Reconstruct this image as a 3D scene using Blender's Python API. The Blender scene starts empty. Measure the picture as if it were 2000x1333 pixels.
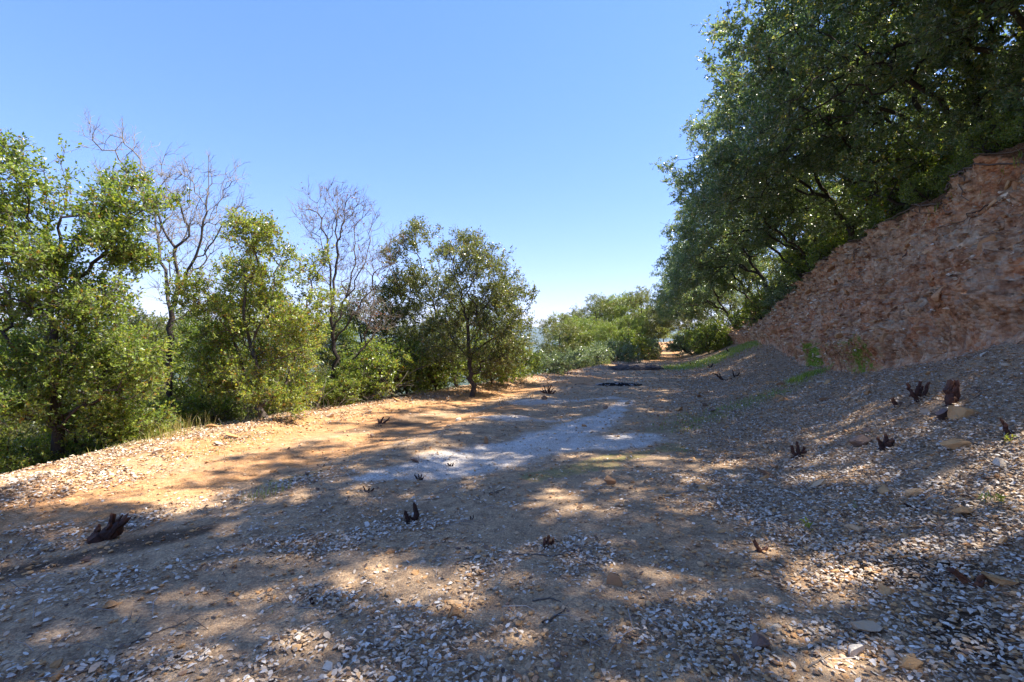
import bpy, math
import numpy as np
from mathutils import Vector

sc = bpy.context.scene
COL = sc.collection
R = math.radians
F = 950.0                      # focal length in pixels of a 2000 px wide frame
HC = 1.5                       # eye height
TH = R(17.0)                   # heading of the dirt road, right of straight ahead
CT, ST = math.cos(TH), math.sin(TH)

# ------------------------------------------------------------------ camera, sky, sun
cam = bpy.data.cameras.new('camera'); co = bpy.data.objects.new('camera', cam); COL.objects.link(co)
cam.sensor_width = 36; cam.lens = F / 2000 * 36
co.location = (0, 0, HC); co.rotation_euler = (R(90), 0, 0)
cam.clip_start = 0.05; cam.clip_end = 30000
sc.camera = co
SUN_AZ, SUN_EL = 84.0, 57.0    # clockwise from +Y, above the horizon
w = bpy.data.worlds.new('World'); sc.world = w; w.use_nodes = True
nt = w.node_tree; nt.nodes.clear()
sky = nt.nodes.new('ShaderNodeTexSky'); sky.sky_type = 'NISHITA'; sky.sun_disc = False
sky.sun_elevation = R(SUN_EL); sky.sun_rotation = R(SUN_AZ); sky.altitude = 300
sky.air_density = 1.0; sky.dust_density = 0.1; sky.ozone_density = 4.0
bg = nt.nodes.new('ShaderNodeBackground'); bg.inputs[1].default_value = 0.15
wo = nt.nodes.new('ShaderNodeOutputWorld')
hs = nt.nodes.new('ShaderNodeHueSaturation'); hs.inputs['Saturation'].default_value = 1.5
gm = nt.nodes.new('ShaderNodeGamma'); gm.inputs[1].default_value = .60
tn = nt.nodes.new('ShaderNodeMix'); tn.data_type = 'RGBA'; tn.blend_type = 'MULTIPLY'; tn.inputs[0].default_value = 1; tn.inputs[7].default_value = (.85, .73, .93, 1)
nt.links.new(sky.outputs[0], gm.inputs[0]); nt.links.new(gm.outputs[0], hs.inputs['Color']); nt.links.new(hs.outputs[0], tn.inputs[6]); nt.links.new(tn.outputs[2], bg.inputs[0]); nt.links.new(bg.outputs[0], wo.inputs[0])
sl = bpy.data.lights.new('sun', 'SUN'); sl.energy = 3.45; sl.angle = R(0.55); sl.color = (1, .93, .80)
so = bpy.data.objects.new('sun', sl); COL.objects.link(so)
sd = Vector((math.sin(R(SUN_AZ)) * math.cos(R(SUN_EL)), math.cos(R(SUN_AZ)) * math.cos(R(SUN_EL)), math.sin(R(SUN_EL))))
so.rotation_euler = sd.to_track_quat('Z', 'Y').to_euler(); so.location = sd * 60
sc.view_settings.view_transform = 'Standard'; sc.view_settings.look = 'None'
sc.view_settings.gamma = 1; sc.view_settings.use_curve_mapping = False
sc.view_settings.exposure = 2.05
sc.cycles.max_bounces = 14; sc.cycles.diffuse_bounces = 12; sc.cycles.transmission_bounces = 4
sc.cycles.transparent_max_bounces = 4; sc.cycles.use_denoising = True
sc.cycles.caustics_reflective = False; sc.cycles.caustics_refractive = False

# ------------------------------------------------------------------ numeric helpers
def rng_(s): return np.random.default_rng(s)

def _hash(ix, iy, iz, s):
    h = (ix.astype(np.int64) * 374761393 + iy.astype(np.int64) * 668265263 + iz.astype(np.int64) * 2147483647 + s * 1274126177) & 0xffffffff
    h = ((h ^ (h >> 13)) * 1274126177) & 0xffffffff
    return ((h ^ (h >> 16)) & 0xffff) / 65535.0

def noise2(x, y, s=0):
    ix = np.floor(x); iy = np.floor(y); fx = x - ix; fy = y - iy
    fx = fx * fx * (3 - 2 * fx); fy = fy * fy * (3 - 2 * fy); z = np.zeros_like(ix)
    a = _hash(ix, iy, z, s); b = _hash(ix + 1, iy, z, s); c = _hash(ix, iy + 1, z, s); d = _hash(ix + 1, iy + 1, z, s)
    return (a + (b - a) * fx) * (1 - fy) + (c + (d - c) * fx) * fy

def fbm2(x, y, s=0, o=4, g=.5):
    t = 0; a = 1; n = 0
    for k in range(o):
        t = t + a * noise2(x * 2 ** k + 17.3 * k, y * 2 ** k - 9.1 * k, s + k); n += a; a *= g
    return t / n                                   # 0..1

def sstep(a, b, x):
    t = np.clip((x - a) / (b - a), 0, 1); return t * t * (3 - 2 * t)

def uv2xy(u, v): return u * ST + v * CT, u * CT - v * ST
def xy2uv(x, y): return x * ST + y * CT, x * CT - y * ST

# ------------------------------------------------------------------ terrain (u along the road, v to its right)
U_L = [-30, 3.5, 6.6, 9.0, 14.1, 22.2, 30, 45, 80, 200]; V_L = [-6.8, -6.9, -7.3, -7.0, -6.3, -4.8, -3.6, -2.4, -2.6, -3]
U_B = [-30, 4, 8, 9.7, 12.8, 18.1, 26, 40, 54, 80];     Z_B = [1.9, 1.9, 1.6, 1.2, .85, .72, 1.45, 1.35, 1.0, .6]
V_B = [4.5, 4.5, 4.5, 4.5, 4.5, 4.6, 5.3, 5.2, 4.6, 3.5]
U_T = [-30, 12, 16.7, 23, 36.6, 54, 80, 120];            Z_T = [5.5, 5.4, 5.25, 4.9, 3.75, 2.5, 1.6, 1.0]
V_T = [7.0, 7.0, 7.0, 7.0, 7.0, 7.0, 6.0, 5.0]
def vL(u): return np.interp(u, U_L, V_L) + .5 * (fbm2(u * .5, u * 0, 5, 3) - .5)
def vB(u): return np.interp(u, U_B, V_B)
def zB(u): return np.interp(u, U_B, Z_B)
def vT(u): return np.interp(u, U_T, V_T) + .5 * (fbm2(u * .45, u * 0 + 3, 8, 3) - .5)
def zT(u): return np.interp(u, U_T, Z_T) + .35 * (fbm2(u * .4, u * 0 + 9, 9, 3) - .5)

def zterr(u, v, sink=True):
    u = np.asarray(u, float); v = np.asarray(v, float)
    l = vL(u); b = vB(u); zb = zB(u); t = vT(u); zt = zT(u)
    # road with a shallow wheel track and a berm at the outer edge
    z = .05 * (fbm2(u * .35, v * .5, 1, 3) - .5)
    z += .10 * np.exp(-((v - l - .75) / .45) ** 2) * (.5 + fbm2(u * .7, v, 2, 2))
    z += -.05 * np.exp(-((v + 4.3) / .5) ** 2) - .035 * np.exp(-((v + 2.2 + .2 * np.sin(u * .4)) / .3) ** 2) + .03 * np.exp(-((v + 3.2) / .4) ** 2)
    # loose debris slope up to the foot of the cut
    s = np.clip((v - .8) / np.maximum(b - .8, .1), 0, 1)
    z += zb * (s ** 1.7)
    # cut face and hillside above
    f = np.clip((v - b) / np.maximum(t - b, .1), 0, 1)
    z += (zt - zb) * f
    up = np.clip(v - t, 0, 400)
    z += .20 * up * np.exp(-up / 160) + .15 * np.clip(up - 4, 0, 400) * np.exp(-up / 160)
    if sink: z -= .5 * sstep(b, b + .45, v) * sstep(t + 1.0, t + .45, v) * ((u > -.5) & (u < 75)) * np.clip((zt - zb) / 2, .2, 1)
    z += 1.25 * sstep(45, 92, u) * (1 - sstep(4, 12, np.abs(v)) * (v < 0))
    # outer slope falling to the valley
    d = np.clip(l - v, 0, 1e5)
    z -= np.where(d < 1.2, .22 * d * d, .3168 + .50 * (d - 1.2)) * np.exp(-d / 700) 
    # far land: road end, valley and distant hills
    far = np.sqrt(u * u + v * v)
    z += .004 * np.clip(u - 30, 0, 60) ** 1.5 * (v > -8) * 0
    vall = sstep(120, 900, far)
    h = -190 + 90 * fbm2(u / 700 + 5, v / 700, 31, 4)
    rid = sstep(3000, 7500, far) * (330 + 230 * (fbm2(u / 1500, v / 1500 + 3, 41, 4) - .5))
    z = z * (1 - vall) + (h + rid) * vall
    z += sstep(12, 60, d) * 3 * (fbm2(u / 14, v / 14, 51, 3) - .5)
    return z

def zsurf(x, y):
    u, v = xy2uv(np.asarray(x, float), np.asarray(y, float)); return zterr(u, v)
def G(px, py):                                     # where a sight line meets the terrain
    a = (px - 1000) / F; b = (667 - py) / F
    D = np.concatenate([np.arange(1.2, 12, .01), np.arange(12, 90, .05)])
    z = zterr(*xy2uv(a * D, D), sink=False); zr = HC + b * D
    k = np.argmax(z >= zr) if (z >= zr).any() else len(D) - 1
    return a * D[k], D[k], float(z[k])
def P(px, py, D): return np.array([(px - 1000) / F * D, D, HC - (py - 667) / F * D])

# ------------------------------------------------------------------ mesh helpers
def mesh_np(name, V, T, mat, attrs=None, smooth=False, quads=False):
    V = np.ascontiguousarray(V, np.float32); T = np.ascontiguousarray(T, np.int32)
    k = T.shape[1]; me = bpy.data.meshes.new(name)
    me.vertices.add(len(V)); me.vertices.foreach_set('co', V.ravel())
    me.loops.add(T.size); me.loops.foreach_set('vertex_index', T.ravel())
    me.polygons.add(len(T)); me.polygons.foreach_set('loop_start', np.arange(0, T.size, k, dtype=np.int32))
    me.polygons.foreach_set('use_smooth', np.full(len(T), smooth))
    me.update(calc_edges=True)
    for n, a in (attrs or {}).items():
        a = np.asarray(a, np.float32)
        if a.ndim == 1:
            at = me.attributes.new(n, 'FLOAT', 'POINT'); at.data.foreach_set('value', a)
        else:
            at = me.attributes.new(n, 'FLOAT_COLOR', 'POINT')
            at.data.foreach_set('color', np.hstack([a, np.ones((len(a), 4 - a.shape[1]), np.float32)]).ravel())
    if mat: me.materials.append(mat)
    return me
def obj(name, me, parent=None, loc=None):
    o = bpy.data.objects.new(name, me); COL.objects.link(o)
    if parent: o.parent = parent
    if loc is not None: o.location = loc
    return o
def tag(o, label=None, cat=None, group=None, kind=None):
    if label: o['label'] = label
    if cat: o['category'] = cat
    if group: o['group'] = group
    if kind: o['kind'] = kind
    return o

class Buf:
    def __init__(s): s.V = []; s.T = []; s.A = []; s.n = 0
    def add(s, V, T, a=0.0):
        V = np.asarray(V, float).reshape(-1, 3); s.V.append(V); s.T.append(np.asarray(T, np.int64).reshape(-1, 3) + s.n)
        s.A.append(np.full(len(V), a) if np.isscalar(a) else np.asarray(a, float)); s.n += len(V)
    def mesh(s, name, mat, smooth=False, origin=None):
        V = np.vstack(s.V)
        if origin is not None: V = V - np.asarray(origin)
        return mesh_np(name, V, np.vstack(s.T), mat, {'var': np.concatenate(s.A)}, smooth)

def unit(a): return a / (np.linalg.norm(a, axis=-1, keepdims=True) + 1e-9)

def tube(P_, r, k):
    P_ = np.asarray(P_, float); r = np.asarray(r, float); n = len(P_)
    t = unit(np.gradient(P_, axis=0)); N = np.zeros_like(P_)
    a = np.cross(t[0], [0.3, .8, .5]); a = a / (np.linalg.norm(a) + 1e-9)
    for i in range(n):
        a = a - t[i] * (a @ t[i]); a = a / (np.linalg.norm(a) + 1e-9); N[i] = a
    B = np.cross(t, N); an = np.arange(k) * 2 * np.pi / k
    V = P_[:, None] + r[:, None, None] * (N[:, None] * np.cos(an)[None, :, None] + B[:, None] * np.sin(an)[None, :, None])
    i, j = np.meshgrid(np.arange(n - 1), np.arange(k), indexing='ij'); j2 = (j + 1) % k
    q0 = i * k + j; q1 = i * k + j2; q2 = (i + 1) * k + j2; q3 = (i + 1) * k + j
    T = np.concatenate([np.stack([q0, q1, q2], -1).reshape(-1, 3), np.stack([q0, q2, q3], -1).reshape(-1, 3)])
    return V.reshape(-1, 3), T

def twigs(P0, P1, P2, r0, r1):                      # many bent three-sided twigs at once
    Pm = np.stack([P0, P1, P2], 1); d = unit(P2 - P0); a = unit(np.cross(d, np.array([.31, .2, .93]))); b = np.cross(d, a)
    an = np.arange(3) * 2 * np.pi / 3; rr = np.stack([r0, (r0 + r1) / 2, r1], 1)
    V = Pm[:, :, None] + rr[:, :, None, None] * (a[:, None, None] * np.cos(an)[None, None, :, None] + b[:, None, None] * np.sin(an)[None, None, :, None])
    M = len(P0); t = []
    for s in (0, 1):
        for j in range(3):
            j2 = (j + 1) % 3; t += [[s * 3 + j, s * 3 + j2, s * 3 + 3 + j2], [s * 3 + j, s * 3 + 3 + j2, s * 3 + 3 + j]]
    T = (np.arange(M) * 9)[:, None, None] + np.array(t)[None]
    return V.reshape(-1, 3), T.reshape(-1, 3)

def leaves(C, ax, nr, L, W, cup=.18):               # folded pointed leaves, two triangles each
    ax = unit(ax); s = unit(np.cross(ax, nr)); n = np.cross(s, ax)
    L = L[:, None]; W = W[:, None]
    b = C; t = C + ax * L; m = C + ax * L * .45 + n * W * cup
    V = np.stack([b, m + s * W * .5, t, m - s * W * .5], 1); M = len(C)
    T = (np.arange(M) * 4)[:, None, None] + np.array([[0, 1, 2], [0, 2, 3]])[None]
    return V.reshape(-1, 3), T.reshape(-1, 3)

# ------------------------------------------------------------------ materials
def M_(name):
    m = bpy.data.materials.new(name); m.use_nodes = True; n = m.node_tree; n.nodes.clear(); return m, n
def N(n, t, **k):
    x = n.nodes.new('ShaderNode' + t)
    for a, b in k.items():
        if a == 'ins':
            for i, vv in b.items():
                if hasattr(vv, 'links'): n.links.new(vv, x.inputs[i])
                else: x.inputs[i].default_value = vv
        else: setattr(x, a, b)
    return x
def ramp(n, fac, stops):
    r = n.nodes.new('ShaderNodeValToRGB'); e = r.color_ramp.elements
    while len(e) < len(stops): e.new(.5)
    for i, (p, c) in enumerate(stops): e[i].position = p; e[i].color = (*c, 1)
    n.links.new(fac, r.inputs[0]); return r.outputs[0]
def mix(n, f, a, b, bt='MIX'):
    x = n.nodes.new('ShaderNodeMix'); x.data_type = 'RGBA'; x.blend_type = bt
    for i, vv in ((0, f), (6, a), (7, b)):
        if hasattr(vv, 'links'): n.links.new(vv, x.inputs[i])
        else: x.inputs[i].default_value = vv if i == 0 else (*vv, 1)
    return x.outputs[2]
def math_(n, op, a, b=0.0):
    x = n.nodes.new('ShaderNodeMath'); x.operation = op
    for i, vv in ((0, a), (1, b)):
        if hasattr(vv, 'links'): n.links.new(vv, x.inputs[i])
        else: x.inputs[i].default_value = vv
    return x.outputs[0]
def noise(n, scale, detail=4, rough=.55, vec=None, dist=0):
    x = N(n, 'TexNoise', ins={'Scale': scale, 'Detail': detail, 'Roughness': rough, 'Distortion': dist})
    if vec is not None: n.links.new(vec, x.inputs['Vector'])
    return x.outputs['Fac']
def objvec(n): return N(n, 'TexCoord').outputs['Object']

def leaf_mat(name, stops, trans=.35, gloss=.12, rough=.4):
    m, n = M_(name); a = N(n, 'Attribute', attribute_name='var').outputs['Fac']
    oi = N(n, 'ObjectInfo').outputs['Random']
    c = ramp(n, a, stops)
    c = mix(n, math_(n, 'MULTIPLY', oi, .35), c, mix(n, 1.0, c, (.75, .9, 1.05), 'MULTIPLY'))
    df = N(n, 'BsdfDiffuse', ins={'Color': c}).outputs[0]
    tc = mix(n, 1.0, c, (1.8, 1.75, .75), 'MULTIPLY')
    tr = N(n, 'BsdfTranslucent', ins={'Color': tc}).outputs[0]
    g = N(n, 'BsdfGlossy', ins={'Color': (1, 1, 1, 1), 'Roughness': rough}).outputs[0]
    s1 = N(n, 'MixShader', ins={0: trans, 1: df, 2: tr}).outputs[0]
    fr = N(n, 'Fresnel', ins={'IOR': 1.35}).outputs[0]
    f2 = math_(n, 'MULTIPLY', fr, gloss * 4)
    s2 = N(n, 'MixShader', ins={0: f2, 1: s1, 2: g}).outputs[0]
    n.links.new(s2, N(n, 'OutputMaterial').inputs[0]); return m

def var_mat(name, stops, rough=.85, nscale=None, namp=.35, bump=0, bscale=60, mott=None):
    m, n = M_(name); a = N(n, 'Attribute', attribute_name='var').outputs['Fac']
    if nscale:
        nz = noise(n, nscale, 5, .6, objvec(n))
        a = math_(n, 'ADD', a, math_(n, 'MULTIPLY', math_(n, 'SUBTRACT', nz, .5), namp))
    c = ramp(n, a, stops)
    b = N(n, 'BsdfPrincipled', ins={'Base Color': c, 'Roughness': rough, 'Specular IOR Level': .25})
    if bump:
        bp = N(n, 'Bump', ins={'Strength': bump, 'Distance': .01, 'Height': noise(n, bscale, 6, .65, objvec(n))})
        n.links.new(bp.outputs[0], b.inputs['Normal'])
    n.links.new(b.outputs[0], N(n, 'OutputMaterial').inputs[0]); return m

M_oak = leaf_mat('live_oak_leaf', [(0, (.075, .130, .075)), (.45, (.155, .22, .11)), (.8, (.26, .295, .10)), (1, (.38, .30, .13))], .48, .09, .42)
M_sun = leaf_mat('sunny_oak_leaf', [(0, (.075, .120, .032)), (.4, (.175, .245, .050)), (.8, (.31, .36, .06)), (.97, (.33, .28, .055)), (1, (.34, .18, .05))], .48, .06, .5)
M_olive = leaf_mat('olive_oak_leaf', [(0, (.07, .095, .034)), (.5, (.155, .180, .05)), (.9, (.235, .24, .06)), (1, (.22, .13, .06))], .44, .07, .5)
M_grey = leaf_mat('grey_green_leaf', [(0, (.10, .15, .075)), (.5, (.18, .24, .11)), (1, (.28, .32, .13))], .35, .1, .5)
M_mid = var_mat('grey_brown_twig_bark', [(0, (.04, .032, .030)), (.5, (.08, .065, .052)), (1, (.19, .155, .125))], .85, 9, .35, .5, 30)
M_dead = leaf_mat('dead_red_leaf', [(0, (.16, .06, .03)), (1, (.30, .11, .05))], .35, .05, .6)
M_grass = leaf_mat('grass_blade', [(0, (.11, .20, .03)), (.5, (.24, .33, .05)), (.75, (.36, .36, .10)), (1, (.42, .34, .18))], .4, .08, .5)
M_bark = var_mat('dark_bark', [(0, (.035, .028, .024)), (.5, (.075, .060, .050)), (1, (.17, .145, .13))], .9, 9, .5, .8, 28)
M_pale = var_mat('pale_twig_bark', [(0, (.050, .040, .036)), (.45, (.12, .10, .09)), (.8, (.19, .165, .14)), (1, (.29, .26, .225))], .85, 9, .35, .5, 30)
M_rock = var_mat('ochre_rock', [(0, (.14, .10, .10)), (.2, (.26, .17, .12)), (.4, (.44, .235, .105)), (.62, (.56, .33, .15)), (.82, (.56, .44, .32)), (1, (.68, .62, .52))], .85, 22, .28, .6, 45)
M_brock = var_mat('reddish_bank_rock', [(0, (.20, .10, .06)), (.3, (.45, .22, .10)), (.6, (.62, .38, .20)), (.85, (.72, .57, .41)), (1, (.82, .74, .62))], .9, 18, .4, .6, 45)
M_litter = var_mat('dry_leaf', [(0, (.06, .035, .025)), (.15, (.17, .11, .075)), (.32, (.48, .33, .20)), (.55, (.50, .42, .34)), (.8, (.64, .57, .50)), (1, (.80, .73, .63))], .6, 40, .12)
M_char = var_mat('charred_wood', [(0, (.020, .013, .012)), (.4, (.095, .042, .030)), (.75, (.24, .10, .05)), (1, (.48, .27, .13))], .75, 14, .5, 1, 60)
M_stick = var_mat('weathered_stick', [(0, (.07, .05, .04)), (.5, (.20, .17, .15)), (1, (.40, .37, .35))], .85, 30, .3, .3, 60)
M_root = var_mat('bare_root', [(0, (.08, .05, .04)), (1, (.26, .19, .15))], .9, 20, .5, .6, 50)

def ground_mat():
    m, n = M_('ground_soil'); v = objvec(n)
    z1 = N(n, 'Attribute', attribute_name='zone_a').outputs['Color']; z2 = N(n, 'Attribute', attribute_name='zone_b').outputs['Color']
    s1 = N(n, 'SeparateColor', ins={0: z1}).outputs; s2 = N(n, 'SeparateColor', ins={0: z2}).outputs
    white, humus, moss = s1[0], s1[1], s1[2]; orange, grass, far = s2[0], s2[1], s2[2]
    nb = noise(n, 1.3, 6, .62, v); nm = noise(n, 7, 6, .65, v); nf = noise(n, 48, 5, .7, v); ng = noise(n, 170, 3, .7, v)
    vo = N(n, 'TexVoronoi', ins={'Scale': 85.0, 'Vector': v})
    def brk(f, nz, lo=.35, hi=.65, top=1.0):        # break the soft edge of a zone with grain
        a = math_(n, 'ADD', f, math_(n, 'MULTIPLY', math_(n, 'SUBTRACT', nz, .5), 1.5))
        a = math_(n, 'ADD', a, math_(n, 'MULTIPLY', math_(n, 'SUBTRACT', nf, .5), 1.0))
        r = N(n, 'MapRange', ins={0: a, 1: lo, 2: hi, 4: top}); return math_(n, 'MULTIPLY', r.outputs[0], N(n, 'MapRange', ins={0: f, 1: .02, 2: .2}).outputs[0])
    soil = ramp(n, nm, [(.25, (.20, .135, .085)), (.45, (.38, .26, .16)), (.6, (.48, .335, .205)), (.8, (.60, .43, .27))])
    org = ramp(n, nm, [(.25, (.30, .165, .065)), (.5, (.47, .255, .12)), (.75, (.58, .36, .20))])
    whi = ramp(n, nf, [(.3, (.40, .36, .32)), (.5, (.68, .65, .60)), (.7, (.84, .81, .77))])
    hum = ramp(n, nf, [(.3, (.020, .014, .011)), (.6, (.075, .048, .033)), (.8, (.16, .10, .06))])
    mos = ramp(n, nf, [(.3, (.06, .09, .012)), (.6, (.17, .21, .02)), (.8, (.28, .30, .04))])
    grs = ramp(n, nm, [(.3, (.09, .10, .035)), (.6, (.17, .17, .06)), (.8, (.25, .19, .09))])
    fc = ramp(n, noise(n, .012, 8, .6, v), [(.35, (.040, .060, .030)), (.6, (.075, .09, .045)), (.75, (.16, .15, .09))])
    c = mix(n, brk(orange, nb, .2, .9), soil, org)
    c = mix(n, brk(humus, nm, .3, 1.1, .9), c, hum)
    c = mix(n, brk(white, nb, .35, 1.25, .95), c, whi)
    c = mix(n, brk(moss, nm, .55, 1.3, .8), c, mos)
    c = mix(n, brk(grass, nm, .4, 1.2, .8), c, grs)
    peb = mix(n, vo.outputs['Color'], (.5, .5, .5), (1.45, 1.4, 1.35)) if False else None
    sp = N(n, 'SeparateColor', ins={0: vo.outputs['Color']}).outputs[0]
    c = mix(n, .55, c, mix(n, 1.0, c, ramp(n, sp, [(0, (.55, .5, .5)), (.6, (1, 1, 1)), (1, (1.7, 1.6, 1.5))]), 'MULTIPLY'))
    c = mix(n, far, c, fc)
    b = N(n, 'BsdfPrincipled', ins={'Base Color': c, 'Roughness': .92, 'Specular IOR Level': .15})
    h = math_(n, 'ADD', math_(n, 'MULTIPLY', nf, .7), math_(n, 'ADD', math_(n, 'MULTIPLY', ng, .35), math_(n, 'MULTIPLY', vo.outputs['Distance'], -.6)))
    h = math_(n, 'ADD', h, math_(n, 'MULTIPLY', nm, 2.0))
    bp = N(n, 'Bump', ins={'Strength': .8, 'Distance': .016, 'Height': h})
    n.links.new(bp.outputs[0], b.inputs['Normal'])
    n.links.new(b.outputs[0], N(n, 'OutputMaterial').inputs[0]); return m
M_ground = ground_mat()

def bank_mat():
    m, n = M_('cut_bank_clay'); v = objvec(n)
    za = N(n, 'SeparateColor', ins={0: N(n, 'Attribute', attribute_name='zone_a').outputs['Color']}).outputs
    mp = N(n, 'Mapping', ins={'Vector': v, 'Rotation': (0, R(35), 0), 'Scale': (1, 1, 1.35)}).outputs[0]
    nb = noise(n, .8, 5, .6, v); nm = noise(n, 5, 7, .68, mp); nf = noise(n, 32, 5, .7, mp)
    vo = N(n, 'TexVoronoi', ins={'Scale': 14.0, 'Vector': mp, 'Randomness': 1.0}); sp = N(n, 'SeparateColor', ins={0: vo.outputs['Color']}).outputs[0]
    a = ramp(n, nm, [(.34, (.20, .065, .028)), (.46, (.50, .19, .08)), (.58, (.66, .32, .15)), (.72, (.80, .55, .34))])
    b_ = ramp(n, nm, [(.34, (.20, .10, .05)), (.5, (.54, .31, .17)), (.7, (.78, .58, .39))])
    c = mix(n, ramp(n, nb, [(.4, (0, 0, 0)), (.62, (1, 1, 1))]), a, b_)
    c = mix(n, ramp(n, sp, [(.55, (0, 0, 0)), (.95, (.55, .55, .55))]), c, (.52, .40, .29))
    ms = N(n, 'Mapping', ins={'Vector': v, 'Rotation': (0, R(12), TH), 'Scale': (3.2, 3.2, .45)}).outputs[0]
    c = mix(n, ramp(n, noise(n, 1.6, 6, .65, ms), [(.48, (0, 0, 0)), (.68, (.7, .7, .7))]), c, (.20, .085, .045))
    f = N(n, 'MapRange', ins={0: math_(n, 'ADD', za[2], math_(n, 'MULTIPLY', math_(n, 'SUBTRACT', nm, .5), 1.8)), 1: .45, 2: .7}).outputs[0]
    c = mix(n, f, c, ramp(n, nf, [(.3, (.07, .11, .015)), (.7, (.26, .32, .035))]))
    f = N(n, 'MapRange', ins={0: math_(n, 'ADD', za[1], math_(n, 'MULTIPLY', math_(n, 'SUBTRACT', nm, .5), 1.0)), 1: .4, 2: .65}).outputs[0]
    c = mix(n, f, c, ramp(n, nf, [(.3, (.06, .030, .016)), (.7, (.20, .11, .06))]))
    b = N(n, 'BsdfPrincipled', ins={'Base Color': c, 'Roughness': .95, 'Specular IOR Level': .1})
    h = math_(n, 'ADD', math_(n, 'MULTIPLY', nf, .6), math_(n, 'MULTIPLY', vo.outputs['Distance'], -1.2))
    bp = N(n, 'Bump', ins={'Strength': .9, 'Distance': .035, 'Height': math_(n, 'ADD', h, nm)})
    n.links.new(bp.outputs[0], b.inputs['Normal'])
    n.links.new(b.outputs[0], N(n, 'OutputMaterial').inputs[0]); return m
M_bank = bank_mat()

# ------------------------------------------------------------------ ground cover zones, in metres on the land
def UV(px, py): x, y, z = G(px, py); return xy2uv(x, y)
def stroke(u, v, pts, hw):
    d = np.full(np.shape(u), 1e9); hw = np.atleast_1d(hw)
    Q = [UV(*p) for p in pts]
    for i in range(len(Q) - 1):
        (a, b), (c, e) = Q[i], Q[i + 1]; w0 = hw[min(i, len(hw) - 1)]; w1 = hw[min(i + 1, len(hw) - 1)]
        L2 = (c - a) ** 2 + (e - b) ** 2 + 1e-9
        t = np.clip(((u - a) * (c - a) + (v - b) * (e - b)) / L2, 0, 1)
        d = np.minimum(d, np.hypot(u - a - t * (c - a), v - b - t * (e - b)) / (w0 + (w1 - w0) * t))
    return 1 - sstep(.55, 1.35, d)
def warp(u, v):
    return u + .9 * (fbm2(u * .9, v * .9, 71, 3) - .5) * np.clip(u / 6, .5, 2), v + .7 * (fbm2(u * 1.1, v * 1.1, 81, 3) - .5)

def zones(u, v):
    a, b = warp(u, v); g = {}
    near = (u > 0) & (u < 60)
    w_ = stroke(a, b, [(720, 938), (820, 922), (930, 900), (1040, 868), (1130, 840), (1190, 812), (1225, 785)], [.15, .4, .8, .78, .6, .35, .25])
    w_ = np.maximum(w_, stroke(a, b, [(1080, 868), (1200, 865), (1275, 862)], .42))
    w_ = np.maximum(w_, .8 * stroke(a, b, [(960, 815), (1080, 820)], .32))
    w_ = np.maximum(w_, .8 * stroke(a, b, [(1010, 787), (1110, 784), (1200, 778)], .4))
    g['white'] = w_ * near
    o = stroke(a, b, [(-150, 1050), (0, 1015), (250, 962), (450, 925), (600, 888), (750, 855), (900, 818), (1000, 795)], .48)
    o = np.maximum(o, stroke(a, b, [(420, 880), (650, 830), (800, 800), (950, 772), (1080, 752), (1200, 735)], .75))
    o = np.maximum(o, (np.abs(v - .3) < 1.6) * sstep(30, 40, u) * .9)
    o = np.maximum(o, .6 * sstep(-2, -6, v) )
    g['orange'] = o
    h = stroke(a, b, [(20, 1110), (150, 1085), (300, 1060), (350, 1050)], .22)
    h = np.maximum(h, stroke(a, b, [(1680, 1120), (1800, 1110), (1900, 1130)], .22))
    h = np.maximum(h, stroke(a, b, [(1950, 1220), (2000, 1260)], .25))
    h = np.maximum(h, .8 * stroke(a, b, [(820, 890), (900, 882), (960, 880)], .18))
    h = np.maximum(h, .9 * stroke(a, b, [(700, 840), (830, 820), (960, 815)], .3))
    h = np.maximum(h, .6 * stroke(a, b, [(780, 1010), (830, 1010)], .3))
    h = np.maximum(h, .9 * stroke(a, b, [(1150, 752), (1230, 752)], .45))
    h = np.maximum(h, .35 * sstep(.3, 1.6, v))
    h = np.maximum(h, .7 * sstep(0, 1.0, v - vT(u)))
    h = np.maximum(h, .8 * sstep(0, 1.5, vL(u) - v))
    g['humus'] = h
    mo = .9 * stroke(a, b, [(1085, 930), (1150, 915), (1240, 890), (1330, 880)], .22)
    mo = np.maximum(mo, .7 * stroke(a, b, [(500, 955), (640, 925)], .15))
    mo = np.maximum(mo, .5 * stroke(a, b, [(1180, 850), (1280, 815), (1400, 820)], .3))
    mo = np.maximum(mo, .6 * stroke(a, b, [(1090, 725), (1200, 722)], .8))
    g['moss'] = mo
    gr = stroke(a, b, [(1300, 845), (1450, 790), (1560, 745), (1600, 728)], .45) * .75
    gr = np.maximum(gr, stroke(a, b, [(1330, 720), (1400, 700), (1460, 672), (1500, 650)], .8))
    gr = np.maximum(gr, .5 * sstep(6, 20, v - vT(u)))
    gr = np.maximum(gr, .5 * sstep(3, 12, vL(u) - v))
    g['grass'] = gr
    g['far'] = sstep(60, 200, np.hypot(u, v))
    return g

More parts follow.
